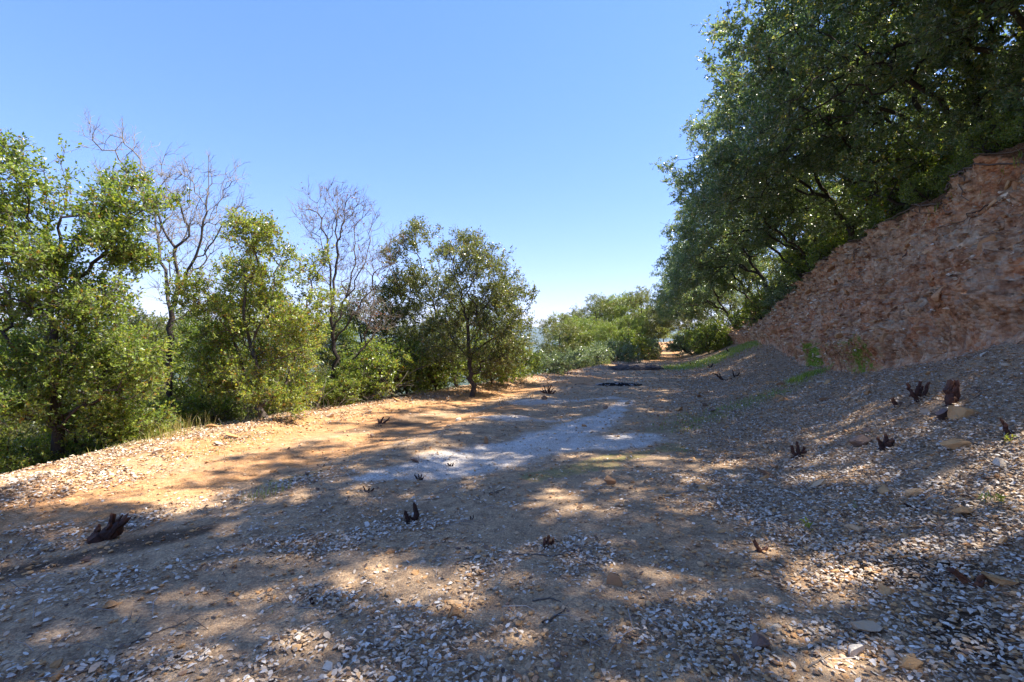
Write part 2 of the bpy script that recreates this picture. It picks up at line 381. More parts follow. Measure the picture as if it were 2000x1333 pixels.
def litter_density(u, v):
    a, b = warp(u, v)
    n1 = fbm2(u * 1.6, v * 1.6, 91, 4)
    d = .10 + .0 * u
    d = np.maximum(d, sstep(-.4, 1.7, v + 1.4 * (n1 - .5)))
    d = np.maximum(d, .95 * sstep(1.9, 1.0, v - vL(u)) * (v > vL(u) - .6))
    d = np.maximum(d, .95 * stroke(a, b, [(-100, 1080), (100, 1040), (300, 1010), (450, 985), (600, 945), (680, 925)], [.3, .3, .35, .3, .25, .2]))
    d = np.maximum(d, .9 * stroke(a, b, [(820, 895), (960, 885)], .2))
    d = np.maximum(d, .9 * stroke(a, b, [(0, 1180), (250, 1170), (420, 1130), (600, 1090), (760, 1040), (900, 1010)], .2))
    d = np.maximum(d, .95 * stroke(a, b, [(520, 1333), (800, 1290), (1100, 1260), (1400, 1240)], .3))
    d = np.maximum(d, .7 * stroke(a, b, [(700, 1180), (900, 1130), (1150, 1080)], .3))
    d = np.maximum(d, .5 * stroke(a, b, [(0, 1290), (300, 1333)], .2))
    z = zones(u, v)
    d = d * (1 - .93 * z['white']) * (1 - .85 * z['orange'] * (v < -1) * (d < .5)) * (1 - .35 * z['grass'])
    d = d * (.24 + .5 * sstep(-.2, 1.8, v) + 1.35 * sstep(.36, .66, fbm2(u * 2.6, v * 2.6, 97, 4)))
    return np.clip(d, 0, 1)

# ------------------------------------------------------------------ the ground, one sheet
def axis(a0, a1, fine, growth, lo, hi):
    A = list(np.arange(a0, a1, fine)); s = fine; x = A[-1]
    while x < hi: s = max(fine, growth * (x - a1) + fine); x += s; A.append(x)
    s = fine; x = A[0]; B = []
    while x > lo: s = max(fine, growth * (a0 - x) + fine); x -= s; B.append(x)
    return np.array(B[::-1] + A)
us = axis(1.2, 7.0, .055, .034, -9500, 9500)
vs = axis(-4.0, 3.4, .055, .034, -9500, 9500)
Ug, Vg = np.meshgrid(us, vs, indexing='ij')
Zg = zterr(Ug, Vg); dist = np.hypot(Ug, Vg)
fine_ = np.exp(-dist / 25)
Zg += fine_ * (.035 * (fbm2(Ug * 2.2, Vg * 2.2, 101, 3) - .5) + .022 * (fbm2(Ug * 9, Vg * 9, 111, 3) - .5)) * (1 + 1.2 * sstep(.5, 2.5, Vg))
Xg, Yg = uv2xy(Ug, Vg)
zn = zones(Ug.ravel(), Vg.ravel())
nu, nv = Ug.shape
ii, jj = np.meshgrid(np.arange(nu - 1), np.arange(nv - 1), indexing='ij')
q = ii * nv + jj
Q = np.stack([q, q + nv, q + nv + 1, q + 1], -1).reshape(-1, 4)[:, ::-1]
me = mesh_np('ground', np.stack([Xg, Yg, Zg], -1).reshape(-1, 3), Q, M_ground,
             {'zone_a': np.stack([zn['white'], zn['humus'], zn['moss']], 1), 'zone_b': np.stack([zn['orange'], zn['grass'], zn['far']], 1)}, True)
ground = tag(obj('ground', me), 'orange dirt road bed on a ridge with grey gravel patch and leaf covered slopes', None, None, 'structure')

# ------------------------------------------------------------------ the cut bank
def bank_point(u, t, off=0.0):                      # on the face: t = 0 foot, 1 lip
    b, zb, tt, zt = vB(u), zB(u), vT(u), zT(u)
    v = b + (tt - b) * t; z = zb + (zt - zb) * t
    L = np.hypot(tt - b, zt - zb) + 1e-6
    nv_, nz_ = -(zt - zb) / L, (tt - b) / L
    over = np.clip(t - 1, 0, 1) * 10; tc = np.minimum(t, 1)
    v = b + (tt - b) * tc + over; z = zb + (zt - zb) * tc + .20 * over + .05 * sstep(0, .3, over) - .3 * sstep(.7, 1.2, over)
    fade = np.clip((zt - zb) / 2.5, .12, 1)
    lump = 1.0 * (fbm2(u * .55, t * 2.2, 201, 3) - .5) + .5 * (.5 - np.abs(fbm2(u * .9 + t * 1.5, t * 3.5, 205, 3) - .5) * 4) * .6 + .7 * (fbm2(u * 1.9 + t * 4.5, t * 7, 211, 3) - .5) + .34 * np.abs(fbm2(u * 5 + t * 12, t * 22, 221, 4) - .5) * 2 + .11 * (fbm2(u * 13 + t * 20, t * 55, 225, 2) - .5)
    gul = -.10 * np.exp(-((np.mod(u * 1.0 + .8 * fbm2(u, t * 3, 231, 2), 1.7) - .8) / .14) ** 2) * sstep(.1, .5, t)
    toe = .30 * sstep(0, .07, t) * sstep(.55, .1, t)
    lip = toe + .16 * sstep(.90, .97, t) * sstep(1.06, 1.0, t) + .12 * sstep(.25, 0, t)
    d = (lump + gul) * fade * sstep(-.08, .1, t) * sstep(1.03, .95, t) + lip * fade + off
    return uv2xy(u, v + nv_ * d) + (z + nz_ * d,)
ub = [0.]; x = 0.
while x < 75: x += max(.055, .0055 * x); ub.append(x)
ub = np.array(ub); tb = np.concatenate([np.linspace(-.07, 1.0, 92), 1 + np.linspace(.006, .125, 12)])
UB, TB = np.meshgrid(ub, tb, indexing='ij')
X, Y, Z = bank_point(UB, TB)
zm = np.zeros_like(UB)
for (px, py, r) in ((1640, 718, 1.3), (1700, 715, 1.6), (1725, 700, 1.0), (1600, 715, 1.0)):
    k = 5.0; x0, y0 = [(P(px, py, d)[0], d) for d in (11,)][0]
    D = G(px, py)[1]; uu, vv = xy2uv((px - 1000) / F * D, D); zm = np.maximum(zm, np.exp(-((UB - uu) / r) ** 2) * sstep(.24, .02, TB)) * .8
me = mesh_np('cut_bank', np.stack([X, Y, Z], -1).reshape(-1, 3),
             (lambda a: np.stack([a, a + len(tb), a + len(tb) + 1, a + 1], -1).reshape(-1, 4))(np.add.outer(np.arange(len(ub) - 1) * len(tb), np.arange(len(tb) - 1))),
             M_bank, {'zone_a': np.stack([zm * 0, sstep(.93, 1.0, TB), zm], -1).reshape(-1, 3)}, True)
bank = tag(obj('cut_bank', me), 'steep reddish brown cut bank of stony clay along the right side of the road', None, None, 'structure')

# ------------------------------------------------------------------ rocks
_t = (1 + 5 ** .5) / 2
ICO = unit(np.array([(-1, _t, 0), (1, _t, 0), (-1, -_t, 0), (1, -_t, 0), (0, -1, _t), (0, 1, _t), (0, -1, -_t), (0, 1, -_t), (_t, 0, -1), (_t, 0, 1), (-_t, 0, -1), (-_t, 0, 1)], float))
ICOF = np.array([(0, 11, 5), (0, 5, 1), (0, 1, 7), (0, 7, 10), (0, 10, 11), (1, 5, 9), (5, 11, 4), (11, 10, 2), (10, 7, 6), (7, 1, 8), (3, 9, 4), (3, 4, 2), (3, 2, 6), (3, 6, 8), (3, 8, 9), (4, 9, 5), (2, 4, 11), (6, 2, 10), (8, 6, 7), (9, 8, 1)])
def subdiv(V, Fc):
    V = list(map(tuple, V)); cache = {}; out = []
    def mid(a, b):
        k = (min(a, b), max(a, b))
        if k not in cache: cache[k] = len(V); V.append(tuple((np.array(V[a]) + np.array(V[b])) / 2))
        return cache[k]
    for a, b, c in Fc:
        x, y, z = mid(a, b), mid(b, c), mid(c, a); out += [(a, x, z), (x, b, y), (z, y, c), (x, y, z)]
    return unit(np.array(V)), np.array(out)
ICO2, ICO2F = subdiv(ICO, ICOF)
ICO3, ICO3F = subdiv(ICO2, ICO2F)
def facet(V, rs, k=7, lo=.55, hi=.95):              # cut a ball by random planes: an angular stone
    V = V.copy(); nrm = unit(rs.normal(size=(k, 3)))
    for n_ in nrm:
        c = rs.uniform(lo, hi); d = V @ n_; V -= np.where(d > c, (d - c), 0)[:, None] * n_
    return V
def rock_mesh(seed, size, var, detail=2):
    rs = rng_(seed); B, Fc = (ICO2, ICO2F) if detail == 2 else (ICO3, ICO3F)
    V = facet(B, rs, 13, .2, .6); V = V / np.abs(V).max(0); V += .05 * rs.normal(size=V.shape) * (.6 if detail == 2 else .3)
    V *= np.array(size)[None] / 2
    return mesh_np('rock', V, Fc, M_rock, {'var': np.full(len(V), var)}, False)
def rock_batch(C, S, var, seed, base='oct'):        # C centres, S n x 3 sizes, random yaw and tilt
    rs = rng_(seed); n = len(C)
    if base == 'oct':
        B = np.array([(1, 0, 0), (-1, 0, 0), (0, 1, 0), (0, -1, 0), (0, 0, 1), (0, 0, -1)], float) * .95
        Fc = np.array([(0, 2, 4), (2, 1, 4), (1, 3, 4), (3, 0, 4), (2, 0, 5), (1, 2, 5), (3, 1, 5), (0, 3, 5)])
    else: B, Fc = ICO, ICOF
    V = B[None] * (1 + rs.uniform(-.28, .22, (n, len(B), 1)))
    V = V * (S[:, None] / 2)
    a = rs.uniform(0, 6.28, n); c, s = np.cos(a)[:, None], np.sin(a)[:, None]
    t = rs.normal(0, .35, n); ct, st = np.cos(t)[:, None], np.sin(t)[:, None]
    x, y, z = V[..., 0], V[..., 1], V[..., 2]
    y, z = y * ct - z * st, y * st + z * ct
    x, y = x * c - y * s, x * s + y * c
    V = np.stack([x, y, z], -1) + C[:, None]
    T = (np.arange(n) * len(B))[:, None, None] + Fc[None]
    return V.reshape(-1, 3), T.reshape(-1, 3), np.repeat(var, len(B))

# named rocks: px, py, width in px, height/width, tone, label
ROCKS = [
 (1205, 1140, 34, .8, .34, 'rounded reddish brown rock lying alone in the sunny leaf litter right of centre'),
 (1192, 941, 25, .75, .32, 'small brown rock at the near edge of the mossy strip'),
 (1490, 1264, 52, .62, .12, 'blocky purplish rock with a tan top in the pale leaves at the bottom'),
 (1675, 1276, 34, .95, .93, 'pale cream angular stone standing in the leaves near the bottom edge'),
 (1782, 1308, 56, .42, .60, 'long flat tan rock half in sun at the bottom right'),
 (1694, 1229, 56, .42, .74, 'broad tan and grey slab above the pale cream stone'),
 (1968, 1140, 58, .40, .56, 'large flat orange slab at the right edge beside the reddish stump'),
 (1735, 1162, 40, .62, .62, 'wedge shaped tan rock lying beside the dark humus patch'),
 (1889, 1001, 52, .35, .60, 'long low ochre slab right of the flat dark root'),
 (1732, 963, 46, .36, .55, 'thin ochre slab in mid slope with leaves piled on its edge'),
 (1803, 963, 42, .42, .66, 'pale ochre wedge just right of a thin ochre slab'),
 (1606, 946, 42, .42, .72, 'flat tan rock with a bright top left of the ochre slabs'),
 (1502, 926, 28, .75, .22, 'dark brown rock lying on a smaller orange one'),
 (1494, 938, 22, .6, .50, 'small orange rock in front of the dark brown one'),
 (1851, 808, 46, .62, .05, 'dark purple grey boulder below the tall charred stump'),
 (1898, 806, 46, .55, .60, 'ochre rock split in two right of the purple grey boulder'),
 (1881, 870, 62, .32, .58, 'long yellowish slab leaning on the upper right slope'),
 (1690, 862, 38, .75, .16, 'dull grey brown rock behind the stump with a cut face'),
 (1965, 905, 26, .8, .86, 'pale rough cream stone near the right edge of the slope'),
 (1813, 803, 18, .95, .82, 'small upright pale stone left of the purple grey boulder'),
 (1962, 1060, 30, .6, .60, 'tan stone near the right edge above the large orange slab'),
 (1685, 1038, 44, .42, .70, 'tan flat stone above the grey branching stick'),
 (885, 1200, 34, .6, .40, 'ochre stone in the leaf litter left of the curved brown stick'),
 (810, 1121, 20, .8, .55, 'yellow ochre stone on bare soil in the left foreground'),
 (760, 1078, 22, .6, .36, 'small ochre stone below the two pronged stump'),
 (1215, 1228, 20, .8, .66, 'yellowish pebble below the rounded reddish rock'),
 (641, 1303, 26, 1.2, .90, 'pale pointed stone standing at the bottom edge left of centre'),
 (203, 1188, 28, .55, .45, 'orange flat stone among grey leaves at lower left'),
 (829, 1257, 18, .8, .42, 'small brown stone beside pale leaves near the bottom'),
 (1005, 1326, 30, .6, .30, 'red brown stone cut by the bottom edge of the picture'),
 (104, 1325, 36, .45, .40, 'orange brown flat stone at the bottom left corner'),
 (452, 853, 26, .55, .44, 'bright orange rock on the leafy berm at the left'),
 (411, 835, 26, .40, .42, 'flat orange rock on the outer edge of the berm by the oaks'),
 (353, 879, 20, .6, .46, 'orange rock on the berm below the bare oak'),
 (303, 884, 18, .7, .78, 'pale tan rock on the berm left of the orange one'),
 (257, 1000, 12, 1.2, .42, 'small triangular orange stone standing above the big charred stump'),
 (1131, 992, 14, .9, .30, 'small pinkish brown stone above the burnt stump with pale tops'),
 (1140, 831, 12, .8, .38, 'small brown stone lying on the grey gravel patch'),
 (1183, 797, 9, 1., .18, 'dark little stone at the far end of the grey gravel patch'),
 (1385, 988, 20, .7, .80, 'cream and orange stone beside grey twigs on the lower slope'),
]
for i, (px, py, w_, hr, var, lab) in enumerate(ROCKS):
    x, y, z = G(px, py + w_ * hr * .35); W = w_ / F * y; H = W * hr
    rs = rng_(900 + i)
    o = obj('rock', rock_mesh(900 + i, (W * 1.12, W * rs.uniform(.65, .95), H * 1.25), var, 3), None, (x, y + W * .2, z + H * .22))
    o.rotation_euler = (rs.uniform(-.15, .15), rs.uniform(-.15, .15), rs.uniform(-.35, .35))
    tag(o, lab, 'rock', 'loose rocks on the road and slope')

# medium stones resting in the road and slope: parts of the ground; in the bank: parts of the bank
def bank_rock_mesh(*a):
    m_ = rock_mesh(*a); m_.materials.clear(); m_.materials.append(M_brock); return m_
stone_meshes = [rock_mesh(1000 + k, (1, .8, .55), v_, 2) for k, v_ in enumerate([.2, .3, .36, .42, .48, .52, .58, .62, .66, .74, .8, .88, .12, .5])]
rs = rng_(7); cnt = 0
while cnt < 270:
    D = 2.0 * (14 / 2.0) ** rs.random() ** 1.2; px = rs.uniform(0, 2000); x = (px - 1000) / F * D
    u, v = xy2uv(x, D)
    p = .15 + .85 * sstep(-.5, 2.2, v) + .5 * (v < vL(u) + 1.6)
    if v < vL(u) - .3 or v > vB(u) + .1 or rs.random() > p: continue
    s = (10 + 16 * rs.random() ** 2.2) / F * D * 1.05; s = min(s, .26)
    o = obj('stone', stone_meshes[rs.integers(14)], ground, (x, D, float(zterr(u, v)) + s * .12))
    o.scale = (s, s * rs.uniform(.7, 1.1), s * rs.uniform(.6, 1.1)); o.rotation_euler = (rs.normal(0, .2), rs.normal(0, .2), rs.uniform(0, 6.28)); cnt += 1
bank_stones = [bank_rock_mesh(1100 + k, (1, .7, .6), v_, 2) for k, v_ in enumerate([.16, .24, .3, .36, .42, .48, .54, .44, .50, .84, .38, .33])]
for k in range(290):
    u = 7.2 + 17 * rs.random() ** 1.4; t = rs.uniform(.02, .9)
    s = (.10 + .20 * rs.random() ** 2.2) * (.75 + u / 22)
    X, Y, Z = bank_point(np.array(u), np.array(t), .10 * s)
    o = obj('stone', bank_stones[rs.integers(12)], bank, (float(X), float(Y), float(Z)))
    o.scale = (s, s * rs.uniform(.6, 1), s * rs.uniform(.5, .8)); o.rotation_euler = (rs.normal(0, .4), rs.normal(.55, .4), -TH + math.pi / 2 + rs.normal(0, .5))

# gravel in the bank
n = 15000; u = 5 + 40 * rs.random(n) ** 1.6; t = rs.uniform(0, .96, n)
keep = fbm2(u * 1.2, t * 5, 77, 3) > rs.uniform(.2, .62, n); u = u[keep]; t = t[keep]; n = len(u)
X, Y, Z = bank_point(u, t); s = (.025 + .10 * rs.random(n) ** 2.6) * (.6 + u / 20)
yb = np.array(Y)
V, T, A = rock_batch(np.stack([X - .02 * s, Y, Z + .1 * s], 1), np.stack([s * 1.3, s, s * .6], 1), np.clip(rs.normal(.50, .25, n), .05, .95), 5, 'oct')
tag(obj('gravel', mesh_np('bank_gravel', V, T, M_brock, {'var': A}), bank), 'small angular stones set in the clay of the cut', None, None, 'stuff')

def scatter(n, d0, d1, flat_to, power, seed, widen=1.35):   # even over the near ground, thinning with distance
    rs = rng_(seed); D = np.linspace(d0, d1, 2000); rho = np.where(D < flat_to, 1, (flat_to / D) ** power) * D
    c = np.cumsum(rho); c /= c[-1]; y = np.interp(rs.random(n), c, D); x = rs.uniform(-1.08 * widen, 1.08 * widen, n) * y
    return x, y, rs
# gravel on the road
x, y, rs = scatter(180000, 1.5, 34, 3.2, 1.5, 11)
u, v = xy2uv(x, y); zz = zones(u, v)
p = .22 + .5 * sstep(-1.5, 1.5, v) + .35 * (v < vL(u) + 1.8) - .1 * zz['orange'] + .12 * zz['white']
k = (rs.random(len(x)) < p * (.4 + 1.2 * sstep(.35, .65, fbm2(u * 2, v * 2, 131, 3)))) & (v > vL(u) - 1) & (v < vB(u) + .1); x, y, u, v = x[k], y[k], u[k], v[k]; n = len(x)
s = (.007 + .030 * rs.random(n) ** 3.2) * (1 + .11 * np.clip(y - 3, 0, 20)); wv = zz['white'][k]
var = np.clip(rs.normal(.50, .15, n) + .35 * wv, .08, .97)
C = np.stack([x, y, zterr(u, v) + s * .22 + .012 * litter_density(u, v)], 1); S = np.stack([s * 1.3, s, s * .5], 1)
nr = (y < 3.6) & (s > .012)
V1, T1, A1 = rock_batch(C[nr], S[nr], var[nr], 21, 'ico'); V2, T2, A2 = rock_batch(C[~nr], S[~nr], var[~nr], 22, 'oct')
tag(obj('gravel', mesh_np('gravel', np.vstack([V1, V2]), np.vstack([T1, T2 + len(V1)]), M_rock, {'var': np.concatenate([A1, A2])})),
    'ochre and grey gravel strewn over the dirt road', 'gravel', None, 'stuff')

# dry leaf litter
def oval_leaves(C, ax, nr, L, W, rs):               # four triangles, curled along the midrib
    ax = unit(ax); s = unit(np.cross(ax, nr)); n = np.cross(s, ax); L = L[:, None]; W = W[:, None]
    cu = rs.uniform(-.3, .45, (len(C), 1)) * W; ed = rs.uniform(-.05, .45, (len(C), 1)) * W
    pts = [C, C + ax * L * .28 + s * W * .46 + n * ed, C + ax * L * .72 + s * W * .42 + n * (ed + cu * .5), C + ax * L + n * cu, C + ax * L * .72 - s * W * .42 + n * (ed + cu * .5), C + ax * L * .28 - s * W * .46 + n * ed]
    V = np.stack(pts, 1); T = (np.arange(len(C)) * 6)[:, None, None] + np.array([[0, 1, 5], [1, 2, 4], [1, 4, 5], [2, 3, 4]])[None]
    return V.reshape(-1, 3), T.reshape(-1, 3)
x, y, rs = scatter(660000, 1.5, 38, 3.6, 1.5, 12)
u, v = xy2uv(x, y); d = litter_density(u, v)
k = (rs.random(len(x)) < d) & (v > vL(u) - 2.5) & (v < vB(u) + .15); x, y, u, v, d = x[k], y[k], u[k], v[k], d[k]; n = len(x)
sc_ = 1 + .06 * np.clip(y - 3, 0, 18); L = (.012 + .029 * rs.random(n) ** 1.4) * np.where(rs.random(n) < .03, 1.5, 1) * sc_; W = L * rs.uniform(.42, .68, n)
an = rs.uniform(0, 6.28, n); tilt = rs.normal(0, .20, n)
ax = np.stack([np.cos(an) * np.cos(tilt), np.sin(an) * np.cos(tilt), np.sin(tilt)], 1)
nr_ = unit(np.stack([rs.normal(0, .28, n), rs.normal(0, .28, n), np.ones(n)], 1))
C = np.stack([x, y, zterr(u, v) + .006 + .022 * rs.random(n) * d + .012 * fbm2(u * 9, v * 9, 111, 3) * 0], 1)
var = np.clip(np.where(rs.random(n) < .38 + .2 * (v < -4), rs.normal(.27, .12, n), rs.normal(.62, .20, n)), 0.02, 1)
nr = y < 5.5
V1, T1 = oval_leaves(C[nr], ax[nr], nr_[nr], L[nr], W[nr], rs); V2, T2 = leaves(C[~nr], ax[~nr], nr_[~nr], L[~nr], W[~nr] * 1.15, .3)
tag(obj('leaf_litter', mesh_np('leaf_litter', np.vstack([V1, V2]), np.vstack([T1, T2 + len(V1)]), M_litter, {'var': np.concatenate([np.repeat(var[nr], 6), np.repeat(var[~nr], 4)])})),
    'grey and tan dry leaves carpeting the road and the right hand slope', 'leaf litter', None, 'stuff')

# twig litter
x, y, rs = scatter(9000, 1.5, 20, 3.5, 1.6, 13); u, v = xy2uv(x, y); d = litter_density(u, v)
k = (rs.random(len(x)) < .15 + .85 * d) & (v < vB(u)) & (v > vL(u)) & (zones(u, v)['orange'] < .5); x, y, u, v = x[k], y[k], u[k], v[k]; n = len(x)
L = rs.uniform(.03, .19, n) * (1 + .04 * y); an = rs.uniform(0, 6.28, n)
dx, dy = np.cos(an) * L, np.sin(an) * L; mx, my = rs.normal(0, .12, n) * L, rs.normal(0, .12, n) * L
def gz(a, b, e): return np.stack([a, b, zsurf(a, b) + e], 1)
V, T = twigs(gz(x, y, .012), gz(x + dx / 2 + mx, y + dy / 2 + my, .02 + .02 * rs.random(n)), gz(x + dx, y + dy, .012), rs.uniform(.0010, .0032, n) * (1 + .06 * y), rs.uniform(.0006, .0012, n) * (1 + .06 * y))
tag(obj('twig_litter', mesh_np('twig_litter', V, T, M_stick, {'var': np.repeat(np.clip(rs.normal(.55, .3, n), 0, 1), 9)})), 'thin grey twigs scattered among the dry leaves', 'twigs', None, 'stuff')

# sticks one can tell apart: list of px points, radius px
STICKS = [
 ([(250, 1265), (300, 1245), (345, 1228), (390, 1205)], 3.5, .3, 'dark stick lying across bare soil at lower left'),
 ([(120, 1333), (180, 1312), (240, 1285)], 6, .25, 'thick dark branch cut by the bottom edge at lower left'),
 ([(365, 1107), (395, 1095), (420, 1082)], 2.6, .55, 'short grey stick on bare soil right of the big charred stump'),
 ([(1000, 1085), (1080, 1090), (1140, 1075), (1190, 1055)], 3.2, .3, 'long dark stick curving right from the burnt stump with pale tops'),
 ([(1153, 1078), (1160, 1110), (1182, 1130)], 2.0, .6, 'thin grey twig bending down toward the rounded reddish rock'),
 ([(1040, 1178), (1075, 1175), (1095, 1182)], 3.6, .2, 'curved brown stick in the foreground leaf litter'),
 ([(1060, 1222), (1085, 1210), (1105, 1195)], 5.0, .15, 'short thick reddish brown stick in the foreground leaves'),
 ([(1870, 995), (1890, 1035), (1930, 1060), (1985, 1082)], 3.2, .75, 'pale grey branching stick low on the right slope'),
 ([(1740, 1050), (1765, 1040), (1775, 1025)], 3.0, .6, 'crooked grey stick under the tan flat stone'),
 ([(1820, 1002), (1860, 998), (1900, 985), (1925, 978)], 2.4, .25, 'dark slender stick right of the flat dark root'),
 ([(1868, 812), (1885, 825), (1895, 838)], 1.8, .85, 'pale forked twig below the purple grey boulder'),
 ([(1930, 892), (1965, 893), (2000, 898)], 2.4, .7, 'straight grey stick beside the pale rough cream stone'),
 ([(1315, 968), (1345, 962), (1375, 958)], 2.2, .8, 'grey twig lying on the lower slope above the cream and orange stone'),
 ([(1240, 735), (1330, 716), (1410, 690), (1430, 680)], .9, .5, 'slender dead branch along the foot of the far grassy slope'),
 ([(955, 968), (985, 958)], 2.0, .2, 'short dark twig on the soil below the grey gravel patch'),
 ([(560, 1200), (600, 1160), (640, 1148)], 2.0, .5, 'thin curved twig beside the small charred peg'),
]
for i, (pts, rp, var, lab) in enumerate(STICKS):
    g = [np.array(G(*p)) for p in pts]; r = [rp / F * a[1] * .5 for a in g]
    g = [a + np.array([0, 0, rr + .006]) for a, rr in zip(g, r)]
    tt = np.linspace(0, len(g) - 1, 4 * len(g)); g = np.array([[np.interp(t, range(len(g)), [a[c] for a in g]) for c in range(3)] for t in tt])
    rs = rng_(1300 + i); g[1:-1] += rs.normal(0, .006, g[1:-1].shape) * np.array([1, 1, .4]); rr = np.interp(tt, [0, len(pts) - 1], [r[0], r[-1] * .45]) * rs.uniform(.85, 1.15, len(g))
    b = Buf(); b.add(*tube(g, rr, 6), var)
    for j in range(3):                              # side twigs
        k = rs.integers(2, len(g) - 2); dd = unit(g[k + 1] - g[k] + rs.normal(0, .02, 3)); sd_ = unit(np.cross(dd, [0, 0, 1])) * rs.choice([-1, 1]); L_ = rs.uniform(.05, .14) * g[k][1] / 3
        q_ = np.array([g[k] + (dd * .8 + sd_ * .6) * L_ * s_ + np.array([0, 0, .3 * L_ * s_ * (1 - s_)]) for s_ in (0, .5, 1)]); b.add(*tube(q_, [rr[k] * .5, rr[k] * .35, rr[k] * .15], 4), var)
    o0 = g[0]; o = obj('stick', b.mesh('stick', M_stick, True, o0), None, o0); tag(o, lab, 'stick', 'fallen sticks')

# ------------------------------------------------------------------ charred stumps
def stump_part(path, r0, r1, rs, var0, var1, sides=9):
    n = 9; t = np.linspace(0, 1, n); pts = np.array([np.interp(t, np.linspace(0, 1, len(path)), np.array(path)[:, c]) for c in range(3)]).T
    L = np.linalg.norm(pts[-1] - pts[0]); pts[1:-1] += rs.normal(0, .025, (n - 2, 3)) * L
    r = r0 + (r1 - r0) * t; r = r * rs.uniform(.88, 1.14, n); V, T = tube(pts, r, sides); V = V.reshape(n, sides, 3)
    c = pts[:, None]; ridge = rs.uniform(.78, 1.22, sides)[None, :, None]; V = c + (V - c) * ridge
    ax_ = unit(pts[-1] - pts[-2]); V[-1] += ax_ * (rs.uniform(-.2, 1.0, sides)[:, None] * r1 * 1.6)   # broken, splintered top
    A = np.repeat(var0 + (var1 - var0) * sstep(.8, 1, t), sides)
    V = V.reshape(-1, 3); top = pts[-1] + ax_ * r1 * .1; k0 = (n - 1) * sides
    V = np.vstack([V, top]); A = np.append(A, var1)
    T = np.vstack([T, [[k0 + j, k0 + (j + 1) % sides, len(V) - 1] for j in range(sides)]])
    return V, T, A
def stump(px, py, prongs, lab, seed, base=None, var0=.25, var1=.45, name='charred_stump'):
    """px,py foot; prongs: list of (dx0,dy0, dx1,dy1, r0,r1, depth lean) in photo pixels, measured upward and converted to metres."""
    x, y, z = G(px, py); k = y / F; rs = rng_(seed); fw = np.array([x, y, z - .01])
    root = obj(name, None, None, fw); tag(root, lab, 'stump', 'charred shrub stumps')
    if base:
        b = Buf(); w_ = base * k
        V = facet(ICO2, rs, 8, .5, .9); V = V * np.array([w_ * .55, w_ * .5, w_ * .28]); V += rs.normal(0, .03 * w_, V.shape)
        b.add(V, ICO2F, var0)
        for j in range(5):
            a = j * 1.26 + rs.uniform(-.4, .4); d = np.array([math.cos(a), math.sin(a), 0])
            b.add(*tube(np.array([d * w_ * .25 + [0, 0, w_ * .06], d * w_ * .6 + [0, 0, .0], d * w_ * .95 - [0, 0, w_ * .12]]), [w_ * .13, w_ * .08, w_ * .03], 6), var0)
        obj('root_crown', b.mesh('root_crown', M_char, False), root)
    for (dx0, dy0, dx1, dy1, r0, r1, dl) in prongs:
        a = np.array([dx0 * k, rs.uniform(-.3, .3) * abs(dx1 - dx0) * k, dy0 * k - .01]); e = np.array([dx1 * k, a[1] + dl * k, dy1 * k])
        m_ = (a + e) / 2 + np.array([rs.normal(0, .08), rs.normal(0, .08), 0]) * np.linalg.norm(e - a)
        b = Buf(); b.add(*stump_part([a, m_, e], r0 * k, r1 * k, rs, var0, var1)); obj('prong', b.mesh('prong', M_char, False), root)
    return root
stump(200, 1058, [(-14, 0, 26, 28, 19, 12, 4), (20, 20, 46, 46, 10, 6, 6), (18, 22, 20, 52, 7, 4.5, 0), (24, 26, 38, 52, 5, 1.5, 4), (-18, 5, -8, 32, 9, 3, 0), (2, 14, 22, 34, 6, 5, -6)], 'largest charred stump leaning right with an orange torn patch, by the sunlit track', 1, 34, .15, .55)
stump(1070, 770, [(-2, 0, -15, 6, 1.9, 1.0, 0), (-3, 2, -8, 16, 1.9, 1.0, 2), (2, 2, 1, 14, 1.8, 1.0, -2), (4, 2, 7, 17, 2, .9, 2), (4, 0, 15, 6, 1.8, .9, 0), (6, 4, 12, 11, 1.4, .7, 5), (-6, 0, -11, 11, 1.6, .7, -3)], 'antler like dark stump with many prongs beside the white gravel far down the track', 2, 11, .35, .5)
stump(745, 829, [(-4, 0, -26, -2, 3.4, 1.5, 0), (-2, 2, 4, 14, 3, 1.5, 0), (2, 2, 14, 12, 2.6, 1.2, 2), (-4, 2, -8, 10, 2.4, 1, 3)], 'low sprawling dark stump in the sunny orange track', 3, 13, .25, .35)
stump(802, 1022, [(-9, 0, -10, 22, 4.5, 3, 0), (5, 0, 7, 36, 6, 3.2, 3), (3, 0, -1, 16, 3, 1.5, -4)], 'two pronged black stump standing upright in the mid foreground', 4, 18, .1, .2)
stump(1072, 1070, [(-6, 0, -8, 21, 4.2, 2.8, 0), (1, 0, 0, 23, 4.5, 3, 4), (6, 0, 8, 20, 4, 2.6, 0), (0, 0, 2, 18, 4, 2.5, -5)], 'burnt stump with pale broken tops standing in the centre foreground', 5, 14, .3, 1.0)
stump(819, 938, [(-3, 0, -9, 10, 2.2, 1.2, 0), (0, 0, -2, 11, 2, 1, 2), (2, 0, 4, 11, 2, 1, 0), (4, 0, 8, 7, 2, 1, -2)], 'small claw shaped stump at the near edge of the gravel patch', 6, 9, .1, .2)
stump(880, 911, [(-2, 0, -5, 6, 2, 1.2, 0), (1, 0, 1, 6, 2, 1, 2), (3, 0, 5, 6, 1.8, 1, 0)], 'tiny black stump on the grey gravel patch', 7, 8, .05, .1)
stump(718, 960, [(-2, 0, -8, 10, 2.4, 1.3, 0), (1, 0, 3, 6, 2.2, 1.2, 1), (3, 0, 11, 6, 2.2, 1.1, 0)], 'small dark red stump left of the gravel patch', 8, 10, .25, .35)
